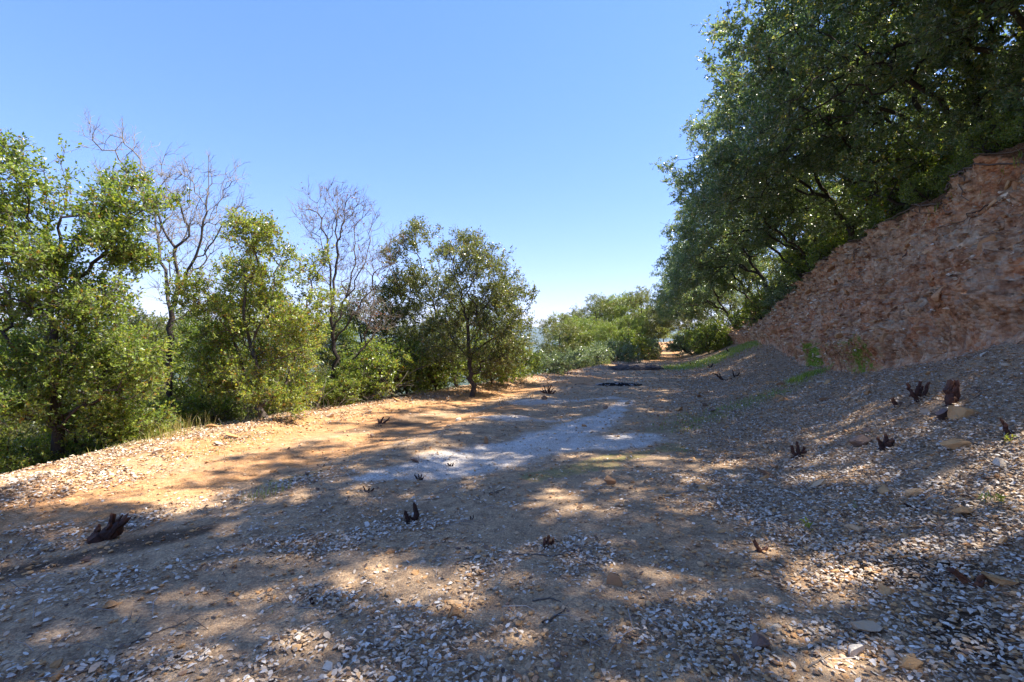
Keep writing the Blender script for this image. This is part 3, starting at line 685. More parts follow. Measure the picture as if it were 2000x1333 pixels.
stump(1861, 792, [(-3, 0, -2, 42, 9, 6.5, 3), (5, 0, 6, 48, 5.5, 3.5, 0), (-7, 18, -13, 30, 3.2, 2, -3), (0, 0, 1, 34, 8, 5, -4)], 'tall upright charred stump on the upper right slope', 9, 18, .35, .6)
stump(1796, 782, [(-4, 0, -24, 32, 4.5, 2.6, 0), (-8, 12, 4, 36, 3.6, 2.6, 3), (6, 0, 15, 34, 4, 2.4, 0), (2, 10, 12, 26, 3, 2, 6), (-14, 18, -18, 8, 2.6, 1.4, 2)], 'wide arching charred stump left of the tall one on the slope', 10, 15, .3, .55)
stump(1755, 792, [(-4, 0, -12, 13, 4, 3, 0), (0, 0, 6, 5, 3, 2, 0)], 'small rusty stump at the left foot of the arching stump', 11, 10, .45, .8)
stump(1563, 893, [(-8, 0, -16, 20, 4, 2.4, 0), (-2, 0, -4, 28, 4.5, 2, 3), (4, 0, 8, 18, 4, 2.2, 0), (0, 0, 14, 10, 4, 2, 2)], 'dark red stump ringed by ochre stones at mid slope', 12, 20, .3, .45)
stump(1735, 877, [(-8, 0, -18, 22, 4, 2.5, 0), (-2, 0, 2, 15, 9, 8, 2), (-4, 14, -6, 28, 3.5, 2.5, 0), (7, 0, 10, 18, 4, 2.5, 0)], 'burnt stump with a tan cut face beside a dull grey brown rock', 13, 20, .2, .75)
stump(1487, 1078, [(-2, 0, -14, 22, 5, 3.2, 0), (2, 0, 10, 8, 5, 3.5, 0)], 'little red brown stump in the litter of the lower slope', 14, 13, .5, .45)
stump(1912, 1148, [(-8, 4, -42, 30, 8, 5.5, 0), (4, 0, 16, 24, 8, 5, 3), (-6, 0, -2, 14, 9, 6, -4)], 'reddish forked stump in a patch of sun at the lower right', 15, 26, .62, .45)
stump(1972, 850, [(-2, 0, -10, 22, 5.5, 4, 0), (4, 0, 8, 10, 4, 2, 2), (-8, 12, -16, 30, 3, 2.4, 0)], 'hollow dark stump near the right edge of the slope', 16, 14, .25, .6)
stump(1415, 744, [(0, 0, -20, 14, 2.4, 1.1, 0), (-4, 3, -10, 14, 1.6, .8, 1), (2, 0, 12, 4, 2.2, 1.2, 0)], 'twiggy dark stump low on the middle slope', 17, 7, .2, .4)
stump(1436, 738, [(-2, 0, -6, 14, 1.6, .8, 0), (1, 0, 10, 10, 1.6, .7, 0), (0, 0, 2, 8, 1.4, .6, 2)], 'thin forked black stump just right of the twiggy one', 18, 6, .15, .25)
stump(608, 1183, [(0, 0, -1, 15, 4.2, 3, 0)], 'small charred peg sticking out of bare soil in the foreground', 19, 8, .1, .15)
stump(1110, 733, [(-2, 0, -8, 4, 1.5, .8, 0), (0, 0, -2, 6, 1.5, .8, 0), (2, 0, 7, 5, 1.5, .8, 0)], 'low dark stump in front of the grey green shrubs', 20, 9, .15, .25)
stump(1128, 722, [(-1, 0, -4, 5, 1.3, .8, 0), (2, 0, 4, 6, 1.3, .7, 0)], 'small dark stump behind the one before the grey green shrubs', 21, 7, .15, .2)
stump(1353, 716, [(-1, 0, -5, 8, 1.4, .8, 0), (1, 0, 5, 6, 1.4, .7, 0)], 'small black stump at the far foot of the bank right of the road', 22, 5, .1, .2)
stump(1386, 720, [(0, 0, 6, 9, 1.6, 1, 0), (0, 0, -3, 6, 1.3, .7, 0)], 'far black stump standing in front of the grassy strip', 23, 5, .1, .2)
stump(1421, 692, [(0, 0, -2, 10, 1.5, .9, 0), (0, 0, 3, 6, 1.2, .7, 0)], 'far black stump standing on the bright green grass strip', 24, 4, .1, .2)
stump(920, 1017, [(0, 0, -1, 9, 1.8, 1, 0), (2, 0, 5, 12, 1.2, .6, 0)], 'tiny peg right of the two pronged black stump', 25, 5, .15, .2)
stump(1792, 994, [(-4, 0, -22, 10, 4, 2, 0), (2, 0, 14, 12, 4, 2, 0), (6, 2, 20, -2, 4, 2, 2)], 'flat dark root crown nearly buried in the leaves of the right slope', 26, 22, .12, .3)
stump(625, 912, [(0, 0, -6, 5, 1.5, .8, 0), (2, 0, 9, 6, 1.6, .8, 0)], 'low dark twig stump in the shadow on the orange track', 27, 6, .2, .3)
stump(1220, 716, [(0, 0, 2, 0, 1, .8, 0), (3, 0, 8, 8, .8, .5, 0)], 'tiny spiky stump beside the brush pile', 28, 4, .1, .2)

# ------------------------------------------------------------------ trees
def resample(path, step):
    path = np.asarray(path, float); out = [path[0]]
    for a, b in zip(path[:-1], path[1:]):
        k = max(1, int(np.ceil(np.linalg.norm(b - a) / step)))
        for i in range(1, k + 1): out.append(a + (b - a) * i / k)
    return np.array(out)
def grow(rs, stems, attr, alpha=.35, step=.22, wob=.03, sag=0.0):
    cap = 60000; Pn = np.zeros((cap, 3)); par = np.full(cap, -1); plen = np.zeros(cap); n = 0
    def addpath(path, parent):
        nonlocal n; first = n
        for q in path:
            Pn[n] = q; par[n] = parent
            plen[n] = 0 if parent < 0 else plen[parent] + np.linalg.norm(q - Pn[parent]); parent = n; n += 1
        return first
    for i, s in enumerate(stems):
        s = resample(s, step); s[1:-1] += rs.normal(0, wob, s[1:-1].shape)
        if i == 0: addpath(s, -1)
        else:
            k = int(np.argmin(np.linalg.norm(Pn[:n] - s[0], axis=1))); addpath(s[1:], k)
    A = np.asarray(attr); m = len(A); D = np.linalg.norm(A[:, None] - Pn[None, :n], axis=2) + alpha * plen[None, :n] + 1e3 * (np.arange(n) < 3)[None]
    best = D.argmin(1); cost = D.min(1); todo = np.ones(m, bool)
    for _ in range(m):
        c = np.where(todo, cost, 1e9); i = int(c.argmin()); p = int(best[i]); a = Pn[p]; b = A[i]; L = np.linalg.norm(b - a)
        k = max(1, int(np.ceil(L / step))); t = np.arange(1, k + 1)[:, None] / k
        path = a + (b - a) * t
        if k > 1:
            bend = np.array([0, 0, 1.0]) * L * (.10 - sag) + rs.normal(0, .05, 3) * L
            path += np.sin(t * np.pi) * bend * -1 + rs.normal(0, wob, path.shape) * (t < 1)
        f = addpath(path, p); todo[i] = False
        if todo.any():
            nd = np.linalg.norm(A[:, None] - Pn[None, f:n], axis=2) + alpha * plen[None, f:n]
            j = nd.argmin(1); v = nd.min(1); u_ = v < cost; best[u_] = f + j[u_]; cost[u_] = v[u_]
        if n > cap - 200: break
    Pn = Pn[:n]; par = par[:n]
    tips = np.zeros(n); has = np.zeros(n, bool); has[par[par >= 0]] = True; tips[~has] = 1
    for i in range(n - 1, 0, -1):
        if par[i] >= 0: tips[par[i]] += tips[i]
    return Pn, par, tips
def skeleton_mesh(name, Pn, par, tips, r_tip, expo, mat, rmax, origin, thick_sides=9, pale=False, extra=None, flare=1.4):
    n = len(Pn); rad = np.minimum(r_tip * tips ** expo, rmax); ch = [[] for _ in range(n)]
    for i in range(n):
        if par[i] >= 0: ch[par[i]].append(i)
    b = Buf(); starts = [(-1, i) for i in range(n) if par[i] < 0]
    while starts:
        p, i = starts.pop(); chain = ([p] if p >= 0 else []) + [i]
        while ch[chain[-1]]:
            c = sorted(ch[chain[-1]], key=lambda q: -tips[q])
            for o_ in c[1:]: starts.append((chain[-1], o_))
            chain.append(c[0])
        if len(chain) < 2: continue
        pts = Pn[chain]; r = rad[chain].copy()
        if p >= 0: r[0] = min(r[0], r[1] * 1.25)
        else: h = np.linalg.norm(pts - pts[0], axis=1); r *= 1 + (flare - 1) * np.exp(-h / .35)
        r[-1] *= .6; mx = r.max(); k = thick_sides if mx > .05 else 5 if mx > .015 else 3
        V, T = tube(pts, r, k); var = np.clip((1 - np.repeat(r, k) / .05), 0, 1) if pale else np.clip(.35 + .0 * np.repeat(r, k), 0, 1)
        b.add(V, T, var)
    if extra: b.add(*extra)
    return b.mesh(name, mat, True, origin), rad
def clusters(rs, blobs, n_sub, per, sig, shell=.45):
    """blobs: (centre, radii); clumps sit mainly in the outer part of each blob"""
    w_ = np.array([b[1][0] * b[1][1] * b[1][2] for b in blobs]) ** .75; w_ /= w_.sum(); out = []; cen = []
    for _ in range(n_sub):
        c, r = blobs[rs.choice(len(blobs), p=w_)]; d = unit(rs.normal(size=3)); s = shell + (1 - shell) * rs.random() ** .6
        c2 = c + d * np.array(r) * s; cen.append(c2)
        out.append(c2 + rs.normal(0, sig, (per, 3)) * np.array([1, 1, .7]))
    return np.vstack(out), np.array(cen)
def foliage(rs, Pn, par, tips, n_leaf, L=.055, W=.026, spray=.26, max_tips=2, up=.35, twig=True, vmean=.45, vsig=.22, per_spray=9, keep=None):
    ok = np.where((tips <= max_tips) & (par >= 0))[0]
    if keep is not None: ok = ok[keep(Pn[ok])]
    ns = max(1, n_leaf // per_spray); k = ok[rs.integers(len(ok), size=ns)]
    base = Pn[k]; bd = unit(Pn[k] - Pn[par[k]])
    d = unit(bd * .7 + rs.normal(0, .75, (ns, 3)) + np.array([0, 0, up])); Ls = spray * rs.uniform(.5, 1.25, ns)
    P2 = base + d * Ls[:, None]; P1 = (base + P2) / 2 + rs.normal(0, .06, (ns, 3)) * Ls[:, None]
    s = rs.uniform(.15, 1.05, (ns, per_spray)); C = base[:, None] + d[:, None] * (Ls[:, None] * s)[..., None] + rs.normal(0, .012, (ns, per_spray, 3))
    ax = unit(d[:, None] * .6 + rs.normal(0, .7, (ns, per_spray, 3))); nrm = unit(rs.normal(0, .85, (ns, per_spray, 3)) + np.array([0, 0, .65]))
    C = C.reshape(-1, 3); ax = ax.reshape(-1, 3); nrm = nrm.reshape(-1, 3); m = len(C)
    sz = rs.uniform(.65, 1.25, m); V, T = leaves(C, ax, nrm, L * sz, W * sz * rs.uniform(.8, 1.2, m))
    sp = np.repeat(rs.normal(0, vsig * .6, ns), per_spray)
    var = np.repeat(np.clip(vmean + sp + rs.normal(0, vsig, m), 0, 1), 4)
    ex = None
    if twig:
        tv, tt = twigs(base, P1, P2, np.full(ns, .0032), np.full(ns, .0014)); ex = (tv, tt, np.full(len(tv), .8))
    return (V, T, var), ex
def add_tree(name, lab, cat, group, base, skel, fol, leafm, bark, r_tip, expo, rmax, pale=False, extra=None):
    base = np.asarray(base, float); root = obj(name, None, None, base); tag(root, lab, cat, group)
    ms, _ = skeleton_mesh('trunk', *skel, r_tip, expo, bark, rmax, base, pale=pale, extra=extra); obj('trunk', ms, root)
    if fol is not None:
        V, T, var = fol; obj('crown', mesh_np('crown', V - base, T, leafm, {'var': var}), root)
    return root

def px_tree(seed, D, stems, blobs, n_sub, per, sig, n_leaf, name, lab, cat, group, leafm=None, bark=None, alpha=.35, r_tip=.005, expo=.45, rmax=.13, leaf=(.055, .027), spray=.26,
            dz=.8, pale=False, shell=.45, vmean=.5, bare=False, tw=0, keep_extra=None, step=.22, down=0):
    rs = rng_(seed); k = D / F
    st = []
    for i, s in enumerate(stems):
        off = rs.uniform(-.5, .5) * (0 if i == 0 else 1.2)
        pts = [P(p[0], p[1], D) for p in s]; m_ = len(pts)
        for j in range(m_): pts[j][1] += (off * j / max(1, m_ - 1)) if i else 0
        st.append(np.array(pts))
    u, v = xy2uv(st[0][0][0], st[0][0][1]); zg = float(zterr(u, v)); 
    st[0] = np.vstack([[st[0][0][0], st[0][0][1], min(zg, st[0][0][2]) - .15], st[0]])
    bl = []
    for (cx, cy, rx, ry) in blobs:
        c = P(cx, cy, D); c[1] += rs.uniform(-.5, .5); bl.append((c, (rx * k, dz * (rx + ry) / 2 * k, ry * k)))
    at, cen = clusters(rs, bl, n_sub, per, sig, shell)
    uu, vv = xy2uv(at[:, 0], at[:, 1]); at = at[at[:, 2] > zterr(uu, vv) + .15]
    sk = grow(rs, st, at, alpha, step)
    if bare:
        Pn, par, tips = sk; ok = np.where((tips <= 3) & (par >= 0))[0]; q = ok[rs.integers(len(ok), size=tw)]
        d = unit(unit(Pn[q] - Pn[par[q]]) + rs.normal(0, .55, (tw, 3)) + [0, 0, .45]); L = rs.uniform(.12, .36, tw)[:, None]
        P2 = Pn[q] + d * L; P1 = (Pn[q] + P2) / 2 + rs.normal(0, .10, (tw, 3)) * L
        tv, tt = twigs(Pn[q], P1, P2, np.full(tw, .0040), np.full(tw, .0020)); q3 = rs.integers(tw, size=tw)
        d2 = unit(d[q3] + rs.normal(0, .7, (tw, 3))); L2 = rs.uniform(.06, .2, tw)[:, None]; a_ = P1[q3]; tv2, tt2 = twigs(a_, a_ + d2 * L2 * .5 + rs.normal(0, .01, (tw, 3)), a_ + d2 * L2, np.full(tw, .0028), np.full(tw, .0014))
        fol = None
        if n_leaf: fol, _ = foliage(rs, *sk, n_leaf, *leaf, spray, 2, 0, False, vmean, per_spray=5)
        return add_tree(name, lab, cat, group, st[0][0], sk, fol, leafm, bark, r_tip, expo, rmax, True, (np.vstack([tv, tv2]), np.vstack([tt, tt2 + len(tv)]), 1.0))
    fol, ex = foliage(rs, *sk, n_leaf, *leaf, spray, 3, .3, True, vmean)
    return add_tree(name, lab, cat, group, st[0][0], sk, fol, leafm, bark, r_tip, expo, rmax, pale, ex)

LG = 'trees along the outer edge of the road'
px_tree(11, 7.2, [[(115, 905), (106, 820), (100, 700), (105, 600), (112, 555), (115, 470), (125, 380), (125, 300)], [(104, 610), (150, 545), (200, 500), (240, 440)], [(102, 650), (88, 520), (80, 430), (70, 330)], [(100, 700), (170, 640), (235, 580)], [(100, 720), (30, 650), (-30, 600)], [(104, 820), (180, 770), (230, 740)], [(104, 830), (20, 800), (-20, 790)]],
        [(50, 400, 85, 95), (140, 385, 70, 80), (215, 440, 65, 80), (15, 520, 90, 100), (150, 530, 120, 90), (70, 640, 120, 80), (200, 650, 85, 75), (40, 780, 120, 90), (190, 790, 100, 90), (45, 305, 28, 28), (122, 300, 24, 34), (190, 345, 30, 34), (110, 720, 110, 60), (255, 385, 28, 30), (270, 590, 45, 60), (275, 480, 30, 50), (250, 700, 60, 60)], 140, 7, .12, 62000,
        'live_oak_tree', 'tall leafy oak with twin crests at the far left edge of the picture', 'tree', LG, M_sun, M_bark, rmax=.12, leaf=(.056, .030), vmean=.52)
px_tree(12, 10.0, [[(335, 870), (335, 780), (326, 700), (330, 640), (334, 605)], [(331, 620), (318, 560), (300, 490), (278, 400), (255, 320), (235, 280)], [(333, 610), (355, 560), (392, 505), (412, 440), (425, 370), (430, 310)], [(352, 570), (348, 500), (330, 430), (310, 350)], [(330, 640), (370, 610), (420, 600), (440, 612)], [(390, 510), (430, 460), (470, 415), (492, 400)], [(320, 560), (345, 480), (370, 420), (385, 350)]],
        [(262, 335, 40, 62), (300, 420, 48, 70), (345, 470, 55, 75), (400, 410, 52, 80), (422, 340, 32, 36), (455, 420, 34, 36), (360, 390, 45, 55), (240, 285, 18, 18), (330, 540, 45, 40), (410, 560, 50, 40)], 95, 5, .14, 0,
        'bare_oak_tree', 'leafless oak with white twigs spreading above the left leafy oaks', 'tree', LG, None, M_pale, alpha=.42, r_tip=.0052, expo=.44, rmax=.15, bare=True, tw=1300, shell=.15)
px_tree(13, 9.4, [[(520, 838), (500, 745), (486, 660), (472, 600), (482, 520), (520, 455)], [(515, 800), (545, 760), (566, 700), (582, 600), (600, 530)], [(502, 760), (470, 740), (440, 650), (418, 570)], [(488, 670), (530, 600), (545, 520), (535, 440)]],
        [(530, 480, 46, 52), (470, 535, 62, 55), (560, 560, 62, 65), (425, 590, 46, 60), (500, 635, 110, 75), (622, 545, 24, 50), (610, 640, 50, 65), (440, 730, 80, 60), (570, 740, 90, 55), (530, 440, 26, 18), (400, 680, 50, 60), (385, 590, 30, 50)], 105, 7, .12, 50000,
        'live_oak_tree', 'bright yellow green oak with several thin stems between the two bare trees', 'tree', LG, M_sun, M_pale, rmax=.085, leaf=(.054, .028), vmean=.62)
px_tree(14, 11.5, [[(655, 800), (652, 700), (650, 640)], [(650, 640), (649, 560), (640, 480), (625, 400), (600, 380)], [(653, 650), (678, 580), (690, 500), (684, 420), (665, 372)], [(655, 670), (702, 590), (740, 545), (778, 480)], [(652, 735), (690, 700), (722, 662)], [(680, 580), (715, 510), (725, 440)], [(650, 600), (655, 500), (650, 420), (650, 372)]],
        [(622, 430, 36, 52), (672, 430, 40, 60), (716, 460, 36, 55), (665, 510, 60, 55), (745, 520, 36, 40), (650, 385, 34, 20), (700, 590, 60, 45), (770, 480, 18, 25), (740, 620, 45, 45)], 95, 5, .14, 260,
        'bare_oak_tree', 'leafless dark twigged oak with a few red leaves, right of the yellow green oak', 'tree', LG, M_dead, M_mid, alpha=.42, r_tip=.0050, expo=.44, rmax=.14, bare=True, tw=1400, shell=.15)
px_tree(15, 14.5, [[(890, 768), (880, 700), (864, 650), (842, 590), (822, 520), (812, 460)], [(866, 655), (800, 620), (770, 590)], [(880, 700), (850, 690), (800, 680)], [(842, 590), (860, 540), (862, 500)]],
        [(812, 478, 34, 40), (788, 540, 42, 46), (842, 560, 44, 46), (785, 640, 58, 50), (850, 665, 60, 50), (800, 455, 22, 16), (760, 590, 34, 40), (820, 720, 70, 30)], 80, 7, .19, 42000,
        'live_oak_tree', 'dull olive oak with a leaning trunk left of the rounded edge oak', 'tree', LG, M_olive, M_bark, rmax=.16, leaf=(.062, .032), spray=.3, vmean=.48)
px_tree(16, 13.2, [[(921, 755), (918, 700), (912, 640), (905, 590), (890, 540), (878, 480)], [(914, 630), (950, 570), (992, 548), (1010, 535)], [(910, 610), (862, 565), (850, 520)], [(918, 700), (870, 680), (830, 672)], [(917, 690), (965, 660), (1000, 640)], [(905, 590), (935, 530), (930, 480)]],
        [(873, 475, 30, 34), (912, 495, 42, 42), (942, 545, 48, 46), (992, 560, 36, 28), (1018, 580, 20, 15), (895, 595, 60, 46), (970, 625, 55, 46), (890, 680, 62, 36), (1002, 655, 34, 36), (960, 695, 55, 36), (1012, 535, 10, 12)], 95, 7, .17, 42000,
        'live_oak_tree', 'rounded olive oak with one dark trunk, rightmost of the trees on the left edge', 'tree', LG, M_olive, M_bark, rmax=.12, leaf=(.058, .030), spray=.28, vmean=.52)

# ---- reusable trees: prototypes built about the origin, copied with their parts
def proto_tree(seed, H, blobs, stems, n_sub, per, sig, n_leaf, leaf, leafm, bark, rmax, vmean, spray=.3, shell=.5, alpha=.3):
    rs = rng_(seed); at, _ = clusters(rs, [(np.array(c), r) for c, r in blobs], n_sub, per, sig, shell)
    sk = grow(rs, [np.array(s, float) for s in stems], at, alpha, .3, .04)
    fol, ex = foliage(rs, *sk, n_leaf, *leaf, spray, 3, .1, True, vmean)
    tm, _ = skeleton_mesh('trunk', *sk, .006, .46, bark, rmax, (0, 0, 0), extra=ex)
    V, T, var = fol; return tm, mesh_np('crown', V, T, leafm, {'var': var})
def place(protos, k, name, lab, cat, group, loc, rz, s, sz=None):
    root = obj(name, None, None, loc); tag(root, lab, cat, group); root.rotation_euler = (0, 0, rz); root.scale = (s, s, sz or s)
    obj('trunk', protos[k][0], root); obj('crown', protos[k][1], root); return root
# bank oaks lean toward -x (out over the road after turning)
B1 = proto_tree(31, 8, [((-3.2, 0, 4.2), (2.6, 2.4, 2.2)), ((-1.2, .6, 6.0), (2.4, 2.4, 1.9)), ((-4.4, -.6, 2.4), (1.5, 1.8, 1.3)), ((.8, -.5, 4.2), (2.0, 2.2, 2.0)), ((-2.2, 1.6, 2.2), (1.6, 1.4, 1.2))],
                [[(0, 0, -.5), (-.2, .1, .8), (-.9, .2, 2.0), (-1.6, 0, 3.4), (-2.0, .2, 5.0)], [(-.2, .1, .7), (.4, -.2, 2.2), (.6, -.4, 4)], [(-.9, .2, 2.0), (-2.4, -.3, 2.9), (-3.8, -.5, 3.4)]], 170, 6, .26, 76000, (.088, .042), M_oak, M_bark, .20, .42)
B2 = proto_tree(32, 8, [((-2.6, .8, 3.6), (2.4, 2.2, 2.0)), ((-3.6, -1.2, 5.0), (2.0, 1.9, 1.8)), ((-.4, .2, 5.6), (2.3, 2.4, 2.0)), ((-4.2, .9, 2.0), (1.4, 1.5, 1.1)), ((1.2, .8, 3.4), (1.6, 1.8, 1.6))],
                [[(0, 0, -.5), (.1, 0, 1.0), (-.3, .3, 2.4), (-.6, .2, 4.2)], [(.1, 0, .9), (-1.1, -.3, 1.9), (-2.6, -.8, 3.3), (-3.4, -1.0, 4.6)], [(0, 0, .3), (-.7, .6, 1.6), (-2.0, .9, 2.7)], [(0, 0, .4), (.6, .4, 1.8), (1.0, .6, 3.0)]], 170, 6, .26, 76000, (.088, .042), M_oak, M_bark, .17, .46)
B3 = proto_tree(33, 8, [((-1.6, 0, 4.8), (2.6, 2.6, 2.2)), ((-3.4, .4, 3.0), (2.0, 2.0, 1.6)), ((.6, .2, 5.6), (1.9, 2.0, 1.8)), ((-.6, -.9, 2.6), (1.8, 1.6, 1.2))],
                [[(0, 0, -.5), (-.4, .2, 1.2), (-.7, .2, 2.6), (-1.2, 0, 4.4)], [(-.4, .2, 1.1), (-1.6, .4, 2.1), (-2.9, .4, 2.9)], [(-.2, .1, .9), (.4, -.2, 2.6), (.6, 0, 4.8)]], 160, 6, .26, 58000, (.088, .042), M_oak, M_bark, .17, .5)
S1 = proto_tree(34, 6, [((0, 0, 3.4), (1.9, 1.9, 1.6)), ((.9, .4, 2.4), (1.4, 1.4, 1.1)), ((-.9, -.4, 2.2), (1.4, 1.4, 1.1)), ((0, .2, 4.8), (1.2, 1.2, .8)), ((.2, -.6, 1.2), (1.5, 1.5, .8))],
                [[(0, 0, -.5), (.1, 0, 1.0), (0, .1, 2.4), (0, 0, 4)], [(.1, 0, .8), (.6, .3, 1.8), (1.0, .4, 2.6)], [(.1, 0, 1.0), (-.6, -.3, 2.0)]], 80, 6, .22, 34000, (.075, .038), M_olive, M_bark, .12, .5)
S2 = proto_tree(35, 6, [((.3, 0, 3.2), (1.8, 1.7, 1.5)), ((-.8, .5, 2.2), (1.5, 1.4, 1.2)), ((.9, -.5, 1.6), (1.4, 1.4, 1.0)), ((-.4, .2, 4.6), (1.1, 1.1, .8))],
                [[(0, 0, -.5), (-.1, 0, 1.0), (.2, .1, 2.2), (0, 0, 3.8)], [(-.1, 0, .8), (-.6, .3, 1.8)], [(0, 0, .5), (.7, -.3, 1.4)]], 80, 6, .22, 34000, (.075, .038), M_sun, M_bark, .11, .45)
H1 = proto_tree(36, 1.4, [((0, 0, .65), (.75, .75, .5)), ((.45, .1, .45), (.5, .5, .35)), ((-.4, -.1, .5), (.5, .5, .35))],
                [[(0, 0, -.15), (0, .02, .35), (.05, 0, .7)], [(0, 0, .05), (.3, .1, .4)], [(0, 0, .05), (-.3, -.1, .4)]], 60, 5, .10, 9000, (.052, .028), M_sun, M_bark, .022, .5, .16, .3)
H2 = proto_tree(37, 1.2, [((0, 0, .5), (.8, .7, .42)), ((.5, .1, .35), (.5, .5, .3)), ((-.5, 0, .4), (.5, .5, .3))],
                [[(0, 0, -.15), (0, .02, .3), (.05, 0, .6)], [(0, 0, .05), (.35, .1, .35)], [(0, 0, .05), (-.35, -.1, .35)]], 60, 5, .10, 8000, (.055, .034), M_grey, M_bark, .02, .5, .15, .3)
B4 = proto_tree(38, 8, [((-3.4, 0, 4.2), (2.6, 2.6, 2.2)), ((-1.2, .6, 6.0), (2.4, 2.6, 1.9)), ((-4.6, -.6, 3.0), (1.8, 2.2, 1.3)), ((.8, -.5, 4.2), (2.0, 2.2, 2.0))],
                [[(0, 0, -.5), (-.2, .1, .8), (-.9, .2, 2.0), (-1.6, 0, 3.4), (-2.0, .2, 5.0)], [(-.2, .1, .7), (.4, -.2, 2.2), (.6, -.4, 4)], [(-.9, .2, 2.0), (-2.4, -.3, 2.9), (-3.8, -.5, 3.4)]], 150, 5, .26, 66000, (.085, .040), M_oak, M_bark, .20, .42)
S3 = proto_tree(39, 4, [((0, 0, 1.8), (1.8, 1.9, 1.3)), ((-1.2, .6, 1.2), (1.4, 1.5, 1.0)), ((-.6, -1.0, 2.6), (1.4, 1.4, 1.0))],
                [[(0, 0, -.5), (.1, 0, .6), (-.3, .1, 1.5), (-.3, 0, 2.6)], [(.1, 0, .5), (-.8, .5, 1.2)], [(0, 0, .3), (.7, -.5, 1.4)]], 80, 6, .18, 24000, (.085, .040), M_oak, M_bark, .09, .5)
PR = [B1, B2, B3, S1, S2, H1, H2, B4, S3]

def land(u, v, up=0): x, y = uv2xy(u, v); return (x, y, float(zterr(u, v)) + up)
BG = 'live oaks on top of the cut bank'
bank_short = ['the upper right corner oak', 'the thick trunked oak at the lip', 'the oak with leaning trunks', 'the bulging middle oak of the row', 'the oak above the smooth cut', 'the oak where the bank starts to drop',
  'the oak over the reddish roots', 'the multi stemmed bank oak', 'the oak with slanting bare stems', 'the light topped far oak', 'the far oak over the trail', 'the low crowned far oak', 'the dim far shade oak', 'the farthest bank oak']
bank_trees = [  # u, v, proto, scale, yaw jitter, label
 (9.6, 9.0, 0, 1.02, .2, 'dark oak at the upper right corner with boughs hanging over the bank lip'),
 (12.6, 8.6, 1, .98, -.3, 'thick trunked dark oak standing right at the lip of the bank'),
 (15.2, 8.4, 2, 1.00, .5, 'dark oak with leaning trunks left of the one with the thick trunk on the bank'),
 (17.6, 9.2, 0, 1.02, -.5, 'oak in the middle of the bank row whose crown bulges out toward the sky'),
 (20.6, 8.3, 1, 1.02, .3, 'oak above the smooth middle of the cut with foliage down to the lip'),
 (23.5, 8.8, 0, .98, .1, 'oak where the bank starts to drop, crown edge against the blue sky'),
 (26.8, 8.2, 1, .98, -.2, 'oak over the reddish roots where the bank gets low'),
 (30.0, 8.6, 2, 1.0, .6, 'multi stemmed oak above the pale green bush on the bank'),
 (33.5, 7.8, 0, .96, -.3, 'oak with slanting bare stems low on the far bank'),
 (37.5, 7.6, 1, .96, .4, 'oak with lighter top standing beyond the tallest bank oaks'),
 (42.0, 6.8, 0, .93, 0, 'far bank oak hanging over the right side of the trail'),
 (47.0, 6.4, 2, .95, -.4, 'far bank oak whose low crown nearly meets the trail'),
 (53.0, 7.0, 1, .90, .3, 'dim oak in the shade right of where the trail disappears'),
 (62.0, 7.0, 0, .85, -.2, 'farthest oak of the bank row at the end of the trail'),
]
for i, (u, v, k, s, dj, lab) in enumerate(bank_trees):
    place(PR, k, 'live_oak_tree', lab, 'tree', BG, land(u, v - (.1 if u < 22 else .9)), -TH + dj * .7, s * (1.215 if u < 22 else 1.24))
back = [(6.2, 8.9, 7, 1.05, .3), (3.2, 7.8, 7, 1.15, -.2), (.0, 8.0, 7, 1.1, .5), (-3.4, 8.2, 7, 1.1, .1)]
for i, (u, v, k, s, dj) in enumerate(back):
    place(PR, k, 'live_oak_tree', 'oak on the bank shading the foreground, ' + ['just right of the picture', 'level with the foot of the bank', 'beside the viewer', 'behind the viewer'][i], 'tree', 'live oaks beside the camera', land(u, v), -TH + dj, s * 1.15)
rs = rng_(44)
for i in range(14):
    u = 5 + i * 3.9; v = 13.2 + rs.uniform(-.8, 1.6)
    place(PR, 3 + (i % 2), 'oak_tree', 'sunlit small oak on the hillside behind ' + bank_short[i], 'tree', 'small oaks up the hillside behind the bank row', land(u, v), rs.uniform(0, 6.28), rs.uniform(.85, 1.1))

# second row down the outer slope
SG = 'trees growing down the slope beyond the edge'
rs = rng_(45)
row2 = []
for i in range(17):
    px = -160 + i * 72 + rs.uniform(-15, 15); D = rs.uniform(14, 21) if i % 2 else rs.uniform(10.5, 13.5)
    if px > 930: continue
    x = (px - 1000) / F * D; u, v = xy2uv(x, D)
    while v > float(vL(u)) - 2.2 and D < 40: D *= 1.06; x = (px - 1000) / F * D; u, v = xy2uv(x, D)
    z = float(zterr(u, v)); top = rs.uniform(575, 640) if i % 3 else 560
    if 220 < px < 400: top = 605
    H = HC + (667 - top) / F * D - z; k = 3 + int(rs.integers(2)); s = H / 5.6
    row2.append((x, D, z, k, s, px))
where2 = ['beyond the left border of the picture', 'at the left border behind the twin crested oak', 'right behind the twin crested oak trunk', 'right of the twin crested oak, lower than it', 'in the gap left of the white twigged oak',
  'just behind the white twigged oak', 'between the white twigged oak and the thin stemmed oak', 'behind the left half of the thin stemmed oak', 'behind the right half of the thin stemmed oak', 'between the thin stemmed and the dark bare oak',
  'behind the trunk of the dark bare oak', 'right of the dark bare oak, lower than it', 'behind the reddish dead twigs', 'behind the leaning olive oak', 'between the two olive oaks', 'behind the rounded olive oak', 'at the right end of the slope trees']
for i2, (x, D, z, k, s, px) in enumerate(row2):
    place(PR, k, 'oak_tree', 'slope oak ' + where2[i2], 'tree', SG, (x, D, z), rs.uniform(0, 6.28), min(s, 1.5), s)
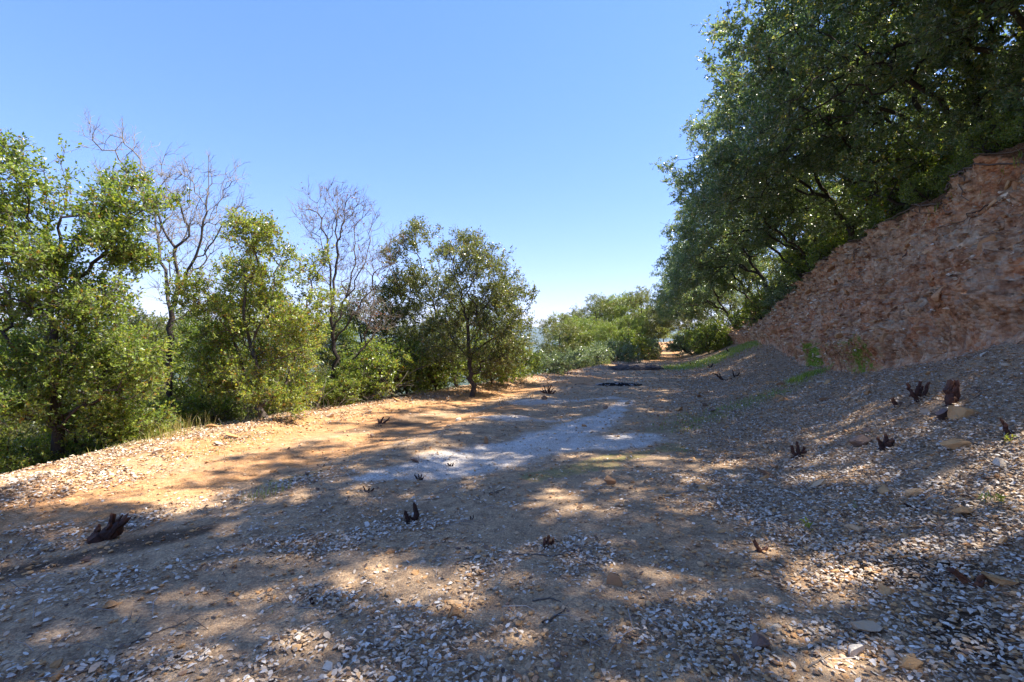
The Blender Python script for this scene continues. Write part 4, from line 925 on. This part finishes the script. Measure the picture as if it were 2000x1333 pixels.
# low shrubs along the outer edge
SH = [(20, 925, 6.9, 5, 1.0, 'low leafy bush at the very left edge of the berm'), (85, 915, 7.4, 5, .9, 'leafy bush at the foot of the twin crested oak'), (190, 895, 7.6, 5, 1.15, 'leafy bush right of the twin crested oak trunk'), (262, 875, 8.6, 5, 1.2, 'leafy bush between the twin crested oak and the white twigged oak'),
      (330, 860, 9.2, 5, 1.1, 'bush at the foot of the white twigged oak'), (400, 845, 9.8, 5, 1.2, 'bush left of the thin stemmed yellow green oak'), (600, 815, 11.2, 5, 1.1, 'bush between the thin stemmed oak and the dark bare oak'), (665, 800, 11.4, 5, 1.1, 'bright bush at the foot of the dark bare oak'),
      (730, 785, 12.4, 5, 1.35, 'dark leafy bush hanging over the berm right of the bare oak'), (795, 775, 13.6, 5, 1.35, 'leafy bush left of the leaning olive oak'), (850, 768, 14.5, 5, 1.2, 'bush at the foot of the leaning olive oak'), (960, 748, 15.5, 5, 1.3, 'bush right of the rounded olive oak trunk'),
      (1005, 738, 17.5, 5, 1.3, 'bush below the low boughs of the rounded olive oak'), (460, 832, 10.4, 5, 1.0, 'bush behind the tangle of grey twigs'), (540, 826, 10.6, 5, .9, 'small bush among the grey twig tangle'),
      (1068, 725, 22.0, 6, 1.1, 'pale grey green shrub at the left of the shrub row beyond the berm'), (1100, 722, 25, 6, 1.15, 'pale shrub behind the low dark stump'), (1130, 716, 27.5, 6, 1.3, 'grey green shrub in the middle of the shrub row'), (1165, 712, 29.5, 6, 1.4, 'pale shrub just left of the brush pile'),
      (1195, 706, 34, 6, 1.7, 'pale shrub behind the left end of the brush pile'), (1225, 702, 37, 5, 2.0, 'yellow green bush under the leaning far trunk'), (1258, 702, 40, 6, 2.0, 'grey green bush left of where the trail vanishes'), (1262, 696, 46, 5, 1.8, 'rounded bush at the left side of the trail end'),
      (1348, 698, 42, 6, 2.0, 'pale bush right of where the trail vanishes'), (1372, 694, 40, 5, 2.2, 'shaded bush right of the trail end under the oaks'), (1385, 690, 36, 5, 1.9, 'shaded bush at the far foot of the bank'), (1336, 693, 56, 5, 2.0, 'bush closing the right side of the trail end')]
for (px, py, D, k, s, lab) in SH:
    if D < 12: s *= .72
    x = (px - 1000) / F * D; u, v = xy2uv(x, D); z = float(zterr(u, v))
    place(PR, k, 'shrub', lab, 'shrub', 'shrubs along the road', (x, D, z - .05), rng_(int(px)).uniform(0, 6.28), s)
for (u, v, s, k, lab) in ((29.5, 6.6, 2.0, 6, 'pale green bush on the lip of the low part of the bank'), (33.5, 6.3, 2.0, 5, 'green bush left of the pale one on the bank lip'), (24.5, 7.5, 1.5, 5, 'bush under the oaks at the bank lip above the reddish roots'),
                          (38, 6.0, 1.8, 5, 'dark bush on the far bank lip'), (19.5, 8.2, 1.3, 6, 'grey green bush behind the bank lip'), (11.2, 8.6, 1.2, 5, 'bright bush behind the thick trunked oak'), (43.5, 4.6, 1.8, 5, 'low bush under the far bank oaks')):
    place(PR, k, 'shrub', lab, 'shrub', 'shrubs on the bank', land(u, v, -.05), u, s)
# far trees left of the trail
FT = [(1092, 688, 40, 636, 3, 'small oak at the left end of the far clump against the hazy hills'), (1128, 685, 44, 622, 4, 'yellowish oak second from the left in the far clump'), (1165, 684, 48, 598, 3, 'oak in the middle of the far clump'), (1212, 684, 50, 578, 4, 'tallest oak of the far clump against the sky'),
      (1252, 684, 46, 582, 3, 'oak with a leaning dark trunk right of the tallest far oak'), (1268, 680, 66, 600, 4, 'pale far oak behind the end of the trail'), (1190, 690, 38, 632, 4, 'low bright oak before the tallest far oak'), (1352, 684, 64, 610, 3, 'far oak standing on the right of the trail end'), (1296, 672, 118, 612, 3, 'dim oak closing the view behind the trail'), (1235, 684, 62, 592, 3, 'half hidden oak behind the tallest far oak'), (1148, 688, 42, 628, 4, 'bright low oak in the left half of the far clump'), (1110, 686, 52, 632, 3, 'dim oak behind the left end of the far clump'), (1228, 688, 41, 620, 4, 'bright low oak before the leaning far trunk'), (1182, 684, 55, 590, 4, 'round topped oak left of the tallest far oak')]
for i, (px, py, D, top, k, lab) in enumerate(FT):
    x = (px - 1000) / F * D; u, v = xy2uv(x, D); z = float(zterr(u, v)); s = (HC + (667 - top) / F * D - z) / 5.6
    place(PR, k, 'oak_tree', lab, 'tree', 'far clump of oaks left of the trail', (x, D, z), i * 1.3, s * 1.35, s * 1.16)

for i in range(13):
    u = bank_trees[i][0] + .7; v = float(vT(np.array(u))) + .9 + .5 * (i % 3)
    place(PR, 5, 'shrub', 'leafy undergrowth on the lip at ' + bank_short[i], 'shrub', 'undergrowth along the lip of the bank', land(u, v, -.1), i * 1.7, 1.3 + .35 * (i % 4))
for i in range(9):
    u = bank_trees[i][0] + 1.3; v = 8.6 + .5 * (i % 2)
    place(PR, 8, 'oak_tree', 'low bushy oak filling the gap at ' + bank_short[i], 'tree', 'small oaks under the bank oaks', land(u, v, -.1), -TH + .3 * (i % 3 - 1), .95 + .12 * (i % 3))
for (u, v, s, lab) in ((8.2, 7.7, .62, 'low oak boughs draping over the bank lip at the right border'), (10.2, 8.0, .6, 'low bushy oak on the lip left of the right border'), (13.6, 8.0, .55, 'low bushy oak on the lip where the roots show')):
    place(PR, 8, 'oak_tree', lab, 'tree', 'small oaks under the bank oaks', land(u, v, .25), -TH, s)
# grey twig tangles at the feet of the left trees
def tangle(px, py, D, wpx, hpx, seed, lab, n=150):
    rs = rng_(seed); k = D / F; base = P(px, py, D); u, v = xy2uv(base[0], D); base[2] = min(base[2], float(zterr(u, v)) + .1); b = Buf()
    for i in range(n):
        a = rs.uniform(0, 6.28); s = base + np.array([rs.uniform(-.5, .5) * wpx * k, rs.uniform(-.4, .4), 0]); m = 6; d = unit(np.array([math.cos(a), .6 * math.sin(a), rs.uniform(.1, 1.6)])); L = rs.uniform(.4, 1.1) * hpx * k
        pts = [s]; 
        for j in range(m): d = unit(d + rs.normal(0, .28, 3) - np.array([0, 0, .10])); pts.append(pts[-1] + d * L / m)
        r0 = rs.uniform(.004, .011); b.add(*tube(np.array(pts), np.linspace(r0, r0 * .3, m + 1), 4), rs.uniform(.55, 1))
    tag(obj('twig_tangle', b.mesh('twig_tangle', M_pale, True, base), None, base), lab, 'dead brush', 'tangles of dead twigs')
tangle(455, 838, 9.6, 150, 90, 51, 'tangle of bare grey twigs at the foot of the thin stemmed oak')
tangle(590, 822, 10.6, 130, 100, 52, 'tangle of pale dead twigs left of the dark bare oak')
tangle(705, 770, 12, 110, 120, 53, 'dead reddish twigs spreading right of the dark bare oak', 120)
for i in range(9):
    u = 8.0 + i * 1.05; X_, Y_, Z_ = bank_point(np.array(u), np.array(1.02), 0)
    place(PR, 5, 'shrub', 'leafy spray over the bank edge, ' + ['cut by the right border', 'just inside the right border', 'under the corner oak', 'left of the corner oak', 'right of the thick trunk', 'under the thick trunk', 'left of the thick trunk', 'right of the leaning trunks', 'under the leaning trunks'][i], 'shrub', 'leafy sprays along the bank edge', (float(X_), float(Y_), float(Z_) - .1), i * 2.3, .55 + .12 * (i % 3))
# brush pile in the road
b = Buf(); x0, y0, z0 = G(1243, 722); rs = rng_(61)
for i in range(420):
    a = rs.uniform(0, 6.28); rr = rs.random() ** .6; c = np.array([math.cos(a) * rr * 1.5, math.sin(a) * rr * 1.0, .42 * (1 - rr) * rs.random() + .03]); d = unit(np.array([rs.normal(), rs.normal(), rs.normal(0, .18)])); L = rs.uniform(.2, .8)
    b.add(*tube(np.array([c - d * L / 2, c + rs.normal(0, .04, 3), c + d * L / 2]), [.012, .011, .004], 3), rs.uniform(0, .7))
V = ICO2 * np.array([1.5, 1.0, .30]) * (1 + rs.normal(0, .05, (len(ICO2), 1))); b.add(V, ICO2F, .1)
tag(obj('brush_pile', b.mesh('brush_pile', M_stick, False), None, (x0, y0, z0)), 'low dark pile of cut brush lying across the far part of the road', 'brush pile')
# ash heap
b = Buf(); x0, y0, z0 = G(1208, 753); rs = rng_(62)
for i in range(260):
    a = rs.uniform(0, 6.28); rr = rs.random() ** .7; c = np.array([math.cos(a) * rr * .75, math.sin(a) * rr * .45, .07 * (1 - rr) * rs.random() + .015]); s = rs.uniform(.02, .07)
    V = ICO * np.array([s, s * .7, s * .45]) * (1 + rs.normal(0, .12, (12, 1))) + c; b.add(V, ICOF, .1 if rs.random() < .75 else .9)
tag(obj('ash_heap', b.mesh('ash_heap', var_mat('charcoal_and_ash', [(0, (.012, .011, .012)), (.5, (.03, .03, .03)), (1, (.45, .44, .45))], .9), False), None, (x0, y0, z0)), 'black charcoal patch with pale ash on the far road', 'ash heap')

# roots hanging out of the bank lip
rs = rng_(71)
for i in range(26):
    u0 = 7.5 + 20 * (i / 26) ** 1.2 + rs.uniform(-.3, .3); t0 = rs.uniform(.9, 1.02) if i % 3 else rs.uniform(.5, .85); n_ = 12; pts = []; u = u0; t = t0; du = rs.uniform(-.10, .16)
    for j in range(n_):
        X_, Y_, Z_ = bank_point(np.array(u), np.array(t), .05 + .03 * rs.random()); pts.append([float(X_), float(Y_), float(Z_)]); u += du + rs.normal(0, .05); t -= rs.uniform(.004, .03); du += rs.normal(0, .02)
    pts = resample(np.array(pts), .1); r0 = rs.uniform(.008, .026); b = Buf(); b.add(*tube(pts, np.linspace(r0, r0 * .25, len(pts)) * rs.uniform(.85, 1.15, len(pts)), 6), rs.uniform(.1, .9))
    obj('root', b.mesh('root', M_root, True), bank)
# one long root running along the lip
for (ua, ub_, ra, ta) in ((7.6, 13.5, .018, .985), (10.5, 16.5, .022, .955), (14, 21, .026, .99), (22, 33, .03, 1.0), (31, 41, .035, .96)):
    uu = np.linspace(ua, ub_, 50); tt = ta + .018 * np.sin(uu * 2.3) + .02 * (fbm2(uu * 2, uu * 0, 61, 2) - .5); X_, Y_, Z_ = bank_point(uu, tt, .07)
    b = Buf(); b.add(*tube(np.stack([X_, Y_, Z_], 1), np.linspace(ra, ra * .4, 50) * rs.uniform(.9, 1.1, 50), 7), .45); obj('root', b.mesh('root', M_root, True), bank)

# ------------------------------------------------------------------ grass
def blades(x, y, z, h, rs, w=.004, lean=.35, vmean=.5, vs=.2):
    n = len(x); a = rs.uniform(0, 6.28, n); l = rs.normal(0, lean, n) * h; B = np.stack([x, y, z], 1)
    s = np.stack([np.cos(a + 1.57), np.sin(a + 1.57), 0 * a], 1) * w / 2 * (1 + .08 * y)[:, None]; d = np.stack([np.cos(a), np.sin(a), 0 * a], 1)
    m = B + d * (l * .35)[:, None] + np.array([0, 0, 1]) * (h * .6)[:, None]; t = B + d * l[:, None] + np.array([0, 0, 1]) * (h * .95)[:, None]
    V = np.stack([B - s, B + s, m - s * .7, m + s * .7, t], 1); T = (np.arange(n) * 5)[:, None, None] + np.array([[0, 1, 3], [0, 3, 2], [2, 3, 4]])[None]
    return V.reshape(-1, 3), T.reshape(-1, 3), np.repeat(np.clip(rs.normal(vmean, vs, n), 0, 1), 5)
def grass(pts, hw, n, h, seed, lab, vmean=.5, w=.004, lean=.35, uv=False):
    rs = rng_(seed); Q = pts if uv else [UV(*p) for p in pts]; i = rs.integers(len(Q) - 1, size=n); t = rs.random(n); Q = np.array(Q); c = Q[i] + (Q[i + 1] - Q[i]) * t[:, None] + rs.normal(0, .45, (n, 2)) * hw
    k = fbm2(c[:, 0] * 3, c[:, 1] * 3, seed, 3) > rs.uniform(.25, .6, n); c = c[k]; x, y = uv2xy(c[:, 0], c[:, 1]); z = zterr(c[:, 0], c[:, 1], sink=False) + .0
    tag(obj('grass', mesh_np('grass', *(lambda a: (a[0], a[1], M_grass, {'var': a[2]}))(blades(x, y, z, h * rs.uniform(.4, 1.3, len(x)), rs, w, lean, vmean)))), lab, 'grass', None, 'stuff')
grass([(1330, 722), (1400, 700), (1455, 675), (1500, 652)], 1.9, 20000, .15, 301, 'bright green grass strip on the far foot of the bank', .6, .008)
grass([(1545, 750), (1580, 735), (1610, 728)], .3, 1300, .13, 302, 'yellow green grass tuft at the foot of the cut', .45, .005)
grass([(1310, 840), (1420, 800), (1500, 775), (1570, 742)], .6, 2200, .06, 303, 'thin fresh grass sprinkled on the middle slope', .45, .005)
grass([(-60, 945), (0, 930), (60, 915)], .4, 900, .26, 304, 'dry straw coloured grass at the left end of the berm', .9, .004)
grass([(300, 860), (330, 850), (380, 838)], .4, 260, .3, 305, 'few dry grass stalks on the berm by the white twigged oak', .95, .004)
grass([(60, 905), (200, 885), (300, 862), (420, 835), (640, 800), (800, 775), (900, 760)], .35, 1300, .09, 310, 'thin dry grass and weeds along the outer edge of the berm', .8, .003, .6)
grass([(330, 905), (420, 880), (520, 850), (700, 805)], .5, 500, .07, 311, 'small green weeds sprinkled over the leafy berm', .4, .004, .6)
grass([(500, 975), (560, 962)], .2, 130, .13, 306, 'sparse grass tuft beside the orange track', .6, .003)
grass([(1010, 738), (1060, 728), (1100, 722)], .9, 5000, .8, 307, 'tall green broom like grass beyond the berm below the hazy hills', .45, .010, .3)
grass([(u_, float(vT(np.array(u_))) + .3) for u_ in np.linspace(8, 38, 40)], .45, 30000, .2, 308, 'green grass fringe along the lip of the cut bank', .4, .007, .5, True)
grass([(1555, 700), (1560, 690)], .12, 120, .22, 309, 'single pale tuft of grass hanging from the foot of the cut', .6, .004)
# small seedlings
def sprout(px, py, hpx, lab, seed, mat=M_sun, n=22):
    x, y, z = G(px, py); k = y / F; rs = rng_(seed); H = hpx * k; b = Buf(); sv = []
    P0 = np.zeros((3, 3)); P2 = rs.normal(0, .3, (3, 3)) * H; P2[:, 2] = H * rs.uniform(.6, 1, 3); root = obj('seedling', None, None, (x, y, z)); tag(root, lab, 'seedling', 'green seedlings in the leaf litter')
    V, T = twigs(P0, (P0 + P2) / 2 + .004, P2, np.full(3, .0016), np.full(3, .0008)); b.add(V, T, .5); obj('stem', b.mesh('stem', M_stick), root)
    q = rs.integers(3, size=n); C = P2[q] * rs.uniform(.25, 1, n)[:, None]; ax = unit(rs.normal(0, 1, (n, 3)) + [0, 0, .3]); V, T = leaves(C, ax, unit(rs.normal(0, .4, (n, 3)) + [0, 0, 1]), np.full(n, H * .42), np.full(n, H * .17))
    obj('foliage', mesh_np('foliage', V, T, mat, {'var': np.repeat(rs.uniform(.5, .95, n), 4)}), root)
sprout(1582, 1040, 24, 'small yellow green seedling above the little red brown stump', 1)
sprout(1960, 990, 26, 'bright seedling near the right edge between the slabs', 2)
sprout(1925, 985, 22, 'grey green seedling left of the bright one near the right edge', 3, M_grey)
sprout(1968, 868, 20, 'green seedling under the hollow dark stump', 4)
sprout(1672, 1000, 18, 'tiny green seedling in mid slope above the tan flat stone', 5, M_grey, 12)
sprout(530, 1205, 10, 'single green leaf sprout on the left foreground soil', 6, M_sun, 4)

# ------------------------------------------------------------------ air
HAZE = True
if HAZE:
    m, n = M_('haze_air'); pv = N(n, 'VolumePrincipled', ins={'Color': (.55, .72, 1, 1), 'Density': .00007, 'Anisotropy': .2})
    n.links.new(pv.outputs[0], N(n, 'OutputMaterial').inputs[1])
    zlo = float(Zg.min()) - 1; zhi = max(60.0, float(Zg.max()) + 5); h = 9900
    V = np.array([(x, y, z) for z in (zlo, zhi) for x, y in ((-h, -h), (h, -h), (h, h), (-h, h))], float) * np.array([1.4, 1.4, 1])
    hz = mesh_np('haze', V, np.array([(3, 2, 1, 0), (4, 5, 6, 7), (0, 1, 5, 4), (1, 2, 6, 5), (2, 3, 7, 6), (3, 0, 4, 7)]), m)
    tag(obj('haze', hz), 'pale blue haze over the valley', 'haze', None, 'stuff')
